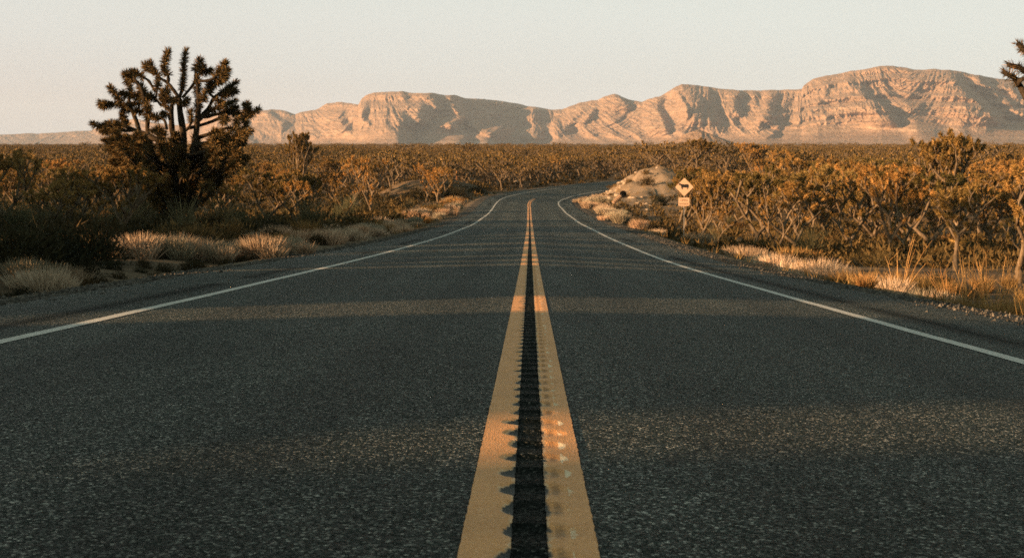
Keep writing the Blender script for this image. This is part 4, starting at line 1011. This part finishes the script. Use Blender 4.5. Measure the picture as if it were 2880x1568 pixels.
for px, Y, sc, m, lab in [(1965, 84, 1.5, 'u', 'grey round grass tuft just right of the cattle sign post'), (2115, 55, 1.15, 'u', 'bright pale grass tuft under the tall forked Joshua tree'), (2150, 53, .9, 'u', 'pale grass tuft beside the bright one on the right verge'),
                          (2190, 48, 1.1, 'u', 'small cream grass tuft where the right verge starts to widen'), (2310, 42, 1.2, 'u', 'brightest fluffy grass tuft in the middle of the right verge'), (2345, 41, 1.0, 'u', 'second fluffy grass tuft, touching the brightest one on its right'),
                          (2270, 45, 1.3, 'g', 'golden grass tuft left of the brightest fluffy one'), (2400, 39, 1.3, 'g', 'golden brown grass tuft right of the fluffy pair'), (2450, 36, 1.2, 'g', 'tall golden grass tuft in the middle right verge'),
                          (2510, 33, .95, 'u', 'slanting pale grass tuft on the right verge'), (2620, 30.5, .8, 'u', 'pale grass tuft left of the long dry stalks'), (2655, 30, .75, 'u', 'pale grass tuft close to the foot of the long dry stalks'),
                          (2540, 40, 1.4, 'g', 'golden tuft behind the slanting pale one'), (2600, 37, 1.3, 'g', 'golden tuft in the second row of the right verge'), (2230, 62, 1.6, 'g', 'golden tuft behind the cream ones on the right verge'),
                          (2060, 66, 1.4, 'g', 'golden brown tuft at the start of the right verge'), (2080, 60, 1.2, 'u', 'small pale tuft at the start of the right verge'), (2850, 26.5, .7, 'g', 'golden tuft in the lower right corner of the scrub')]:
    grass(px, Y, 0, sc, TU[int(rng.integers(0, 6))] if m == 'u' else TG[int(rng.integers(0, 5))], lab)
rv = np.random.default_rng(41)
for k in range(84):
    Y = 17.5 + 27 * rv.random(); x = rv.uniform(EDR + 1.9 + max(0, Y - 30) * .12, .37 * Y + 2.0) if k % 4 else rv.uniform(EDR + 3.2, .37 * Y + 2.5)
    if k % 4: o = link('grass_tuft', TG[k % 5], None, (x, Y, gz(x, Y) - .03), rv.random() * 6.28, rv.uniform(.45, .8)); tag(o, 'golden tuft in the thick grass under the long dry stalks', 'grass', 'grass in the lower right corner')
    else: o = link('desert_bush', SHD[k % 3], None, (x, Y, gz(x, Y) - .1), rv.random() * 6.28, rv.uniform(.45, .9)); tag(o, 'dark low bush in the ditch under the long dry stalks', 'bush', 'ditch bushes at the lower right')
# long dry stalks at the right edge
def stalks(px, Y, n, H, lab, seed):
    r2 = np.random.default_rng(seed); b = MB()
    for k in range(n):
        a = r2.random() * 6.28; ln = H * r2.uniform(.6, 1.1); lean = r2.uniform(.05, .5)
        e = np.array([math.cos(a) * lean * ln, math.sin(a) * lean * ln * .6, ln * (1 - lean * .3)]); o = np.array([math.cos(a) * .12, math.sin(a) * .12, 0])
        P = bez(o, o + np.array([e[0] * .25, e[1] * .25, e[2] * .6]), o + e, 6); b.tube(P, np.linspace(.008, .003, 6), 3, False)
        if r2.random() < .5:
            c = P[4]; b.tube(bez(c, c + [0, 0, .12], c + r2.normal(0, .12, 3) + [0, 0, .2], 3), [.004, .003, .002], 3, False)
    tuft(r2, .3, .35, 260, .012, .7, b)
    x = Xpx(px, Y); o = link('dry_stalks', b.mesh('dry_stalks', M_GOLD), None, (x, Y, gz(x, Y) - .02)); tag(o, lab, 'grass')
stalks(2742, 28.5, 26, 1.5, 'clump of long dry golden stalks, left one of the tall clumps by the right edge', 1)
stalks(2800, 26.5, 34, 1.35, 'clump of long leaning dry stalks, middle one of those by the right edge', 2)
stalks(2872, 26.0, 26, 1.45, 'clump of long dry stalks cut off by the right edge', 3)
stalks(2690, 31.0, 18, 1.1, 'thin reddish dry stalks leaning left of the tall clumps', 4)
stalks(2535, 34.0, 8, 1.9, 'thin upright dry stem cluster rising from the right verge', 5)

# ------------------------------------------------------------------ rocks on the knoll, boulders, culvert, marker post, sign
def boulder(x, y, r, lab, seed, group=None):
    r2 = np.random.default_rng(seed); n = 10
    th = np.linspace(0, np.pi, n); ph = np.linspace(0, 2 * np.pi, 14, endpoint=False)
    T, Ph = np.meshgrid(th, ph, indexing='ij'); u = np.stack([np.sin(T) * np.cos(Ph), np.sin(T) * np.sin(Ph), np.cos(T)], -1)
    k = 1 + .35 * fbm(u[..., 0] * 1.6 + seed, u[..., 1] * 1.6 + u[..., 2] * 1.3, 3, seed) * 2
    V_ = (u * k[..., None] * np.array([1.25, .9, .6]) * r).reshape(-1, 3)
    i = np.arange(n - 1)[:, None] * 14 + np.arange(14)[None]; j = np.arange(n - 1)[:, None] * 14 + (np.arange(14)[None] + 1) % 14
    me = mesh('rock', V_, [np.stack([i, i + 14, j + 14, j], -1).reshape(-1, 4)], M_PALE)
    o = link('rock', me, None, (x, y, gz(x, y) - r * .05), r2.random() * 6); tag(o, lab, 'rock', group)
M_PALE = m_plain('pale_rock', (.36, .275, .20), .9, .2, vary=.25)
for q in range(110):
    r2 = np.random.default_rng(900 + q); a = r2.random(); px = 1625 + 235 * a; Yq = 150 + 52 * r2.random()
    x = Xpx(px, Yq)
    d, s = lateral(np.array([x]), np.array([Yq]))
    if d[0] < 7.0: continue
    boulder(x, Yq, r2.uniform(.12, .36), 'pale broken rock lying on the slope of the knoll inside the bend', q + 1, 'rocks on the knoll')
boulder(Xpx(1455, 262), 262, 1.0, 'pale round boulder lying alone beyond the far side of the bend', 71)
boulder(Xpx(1650, 160), 160, .65, 'white boulder at the tip of the knoll next to the white line', 72)

M_STEEL = m_plain('galvanised_steel', (.42, .38, .33), .5, .5, .6, .2)
M_RUST = m_plain('rusty_dusty_steel', (.26, .17, .11), .85, .2)
M_HOLE = m_plain('painted_dark_opening', (.006, .006, .006), 1, 0)
def culvert():
    Y0 = 157.0; c = pt(1748, 545, Y0); z0 = max(gz(c[0], Y0), c[2] - .5)
    root = bpy.data.objects.new('drain_pipe', None); C.objects.link(root); root.location = (c[0], Y0, z0)
    tag(root, 'ribbed drain pipe with round black mouth lying down the pale knoll', 'pipe')
    b = MB(); ax = np.array([-.62, -.30, -.55]); P = [np.array([.15, .1, .45]) + ax * t for t in np.linspace(0, 1.7, 23)]
    b.tube(P, .22 + .05 * (np.arange(23) % 3 == 0), 12); link('pipe_barrel', b.mesh('pipe_barrel', M_RUST), root)
    m = MB(); m.tube([(.15, -.1, .5), (.13, -.16, .5)], [.36, .36], 16); o = link('mouth', m.mesh('mouth', M_HOLE), root)  # solid black disc stands in for the unlit inside of the pipe
    f = MB(); a = np.linspace(0, 2 * np.pi, 17); f.tube([(.15 + .38 * math.cos(t), -.13, .5 + .38 * math.sin(t)) for t in a], .035, 5, False); link('rim', f.mesh('rim', M_RUST), root)
culvert()
for k, (px, Y, sc) in enumerate(((1660, 172, .7), (1700, 178, .6), (1735, 186, .8), (1690, 165, .5), (1770, 182, .9), (1795, 194, .8), (1720, 170, .6), (1835, 200, 1.0), (1760, 168, .7), (1640, 178, .5), (1780, 205, .9), (1815, 186, .7))):
    x = Xpx(px, Y); o = link('desert_bush', SH[k % 6], None, (x, Y, gz(x, Y) - .06), k * 1.1, sc); tag(o, 'small dry bush growing on the slope of the pale knoll', 'bush', 'small bushes on the knoll')
def marker():
    Y0 = 205.0; x = Xpx(1284, Y0); z = gz(x, Y0)
    root = bpy.data.objects.new('marker_post', None); C.objects.link(root); root.location = (x, Y0, z)
    tag(root, 'slim reddish marker post in front of the dark bank left of the bend', 'post')
    b = MB(); b.box((0, 0, .65), (.10, .05, 1.7)); link('post', b.mesh('post', m_plain('red_brown_post', (.30, .12, .05), .7)), root)
    b = MB(); b.box((0, -.032, 1.35), (.08, .012, .16)); link('reflector', b.mesh('reflector', m_plain('amber_reflector', (.6, .3, .08), .3)), root)
marker()
M_SIGN = m_plain('faded_sign_face', (.56, .38, .25), .45, .4, 0, .06)
M_BLACK = m_plain('black_sign_ink', (.012, .012, .012), .5)
def sign():
    Y0 = 97.0; top = pt(1925, 501, Y0); x = float(top[0]); z = gz(x, Y0)
    root = bpy.data.objects.new('cattle_sign', None); C.objects.link(root); root.location = (x, Y0, z); root.rotation_euler = (0, 0, R(-4))
    tag(root, 'yellow diamond cattle warning sign with small plate below, right of the road', 'road sign')
    h = float(top[2]) - z; half = .60
    b = MB(); b.box((0, .03, h / 2 - .1), (.06, .045, h - .1)); link('post', b.mesh('post', M_STEEL), root)
    def poly(pts, y0, y1, m, nm, parent, z0=0, rnd=0):
        pts = np.array(pts, float); n = len(pts); Vf = np.concatenate([np.stack([pts[:, 0], np.full(n, y), pts[:, 1] + z0], -1) for y in (y0, y1)])
        me = bpy.data.meshes.new(nm); fs = [tuple(range(n)), tuple(range(2 * n - 1, n - 1, -1))] + [(i, (i + 1) % n + 0, (i + 1) % n + n, i + n)[::-1] for i in range(n)]
        me.from_pydata([tuple(v) for v in Vf], [], fs); me.materials.append(m); me.validate(); return link(nm, me, parent)
    cz = h - half
    dia = []
    for a in range(4):     # rounded corners
        for k in (-25, 0, 25):
            t = math.radians(90 * a + k); c = np.array([math.cos(math.radians(90 * a)), math.sin(math.radians(90 * a))]) * (half - .09)
            dia.append(c + .09 * np.array([math.cos(t), math.sin(t)]))
    D_ = poly(dia, -.012, .004, M_SIGN, 'diamond_panel', root, cz)
    cow = [(-.36, .17), (-.33, .20), (-.30, .175), (-.24, .15), (-.16, .13), (.02, .12), (.20, .125), (.27, .115), (.295, .06), (.285, -.12), (.265, -.12), (.262, -.02), (.235, -.05), (.235, -.17), (.19, -.17), (.185, -.06), (.12, -.075), (-.02, -.075), (-.09, -.055), (-.10, -.17), (-.145, -.17), (-.15, -.07), (-.17, -.04), (-.175, -.14), (-.205, -.14), (-.215, -.01), (-.245, .04), (-.29, .085), (-.35, .075), (-.385, .10), (-.36, .14)]
    poly([(a * 1.0, c * 1.15 + .05) for a, c in cow][::1], -.019, -.014, M_BLACK, 'cow_symbol', D_, cz)
    pz = h - 2 * half - .40
    b = MB(); b.box((-.02, -.004, pz), (.74, .016, .56)); p = link('plate', b.mesh('plate', M_SIGN), root)
    for k, (txt, dz) in enumerate((('OPEN', .04), ('RANGE', -.20))):
        cu = bpy.data.curves.new('lettering', 'FONT'); cu.body = txt; cu.size = .19; cu.align_x = 'CENTER'; cu.extrude = .002
        to = bpy.data.objects.new('tmp', cu); C.objects.link(to); dg = bpy.context.evaluated_depsgraph_get()
        me = bpy.data.meshes.new_from_object(to.evaluated_get(dg)); bpy.data.objects.remove(to)
        me.materials.clear(); me.materials.append(M_INK); o = link('lettering', me, p, (-.02, -.016, pz + dz)); o.rotation_euler = (R(90), 0, 0)
    f = MB(); f.box((0, 0, 0), (.01, .01, .01))
M_INK = m_plain('faded_sign_ink', (.20, .11, .05), .6)
sign()

# ------------------------------------------------------------------ the air between here and the mountains
def haze():
    m = bpy.data.materials.new('haze'); m.use_nodes = True; nt = m.node_tree; nt.nodes.clear()
    o = nt.nodes.new('ShaderNodeOutputMaterial'); v = nt.nodes.new('ShaderNodeVolumePrincipled')
    v.inputs['Color'].default_value = (.62, .78, 1.0, 1); v.inputs['Density'].default_value = 3.1e-5; v.inputs['Anisotropy'].default_value = 0.0
    nt.links.new(v.outputs[0], o.inputs['Volume'])
    b = MB(); b.box((0, 9000, 205), (30000, 20500, 690)); me = b.mesh('haze', m)
    tag(link('haze', me), 'thin pale haze between the road and the far mountains', None, None, 'stuff')
haze()
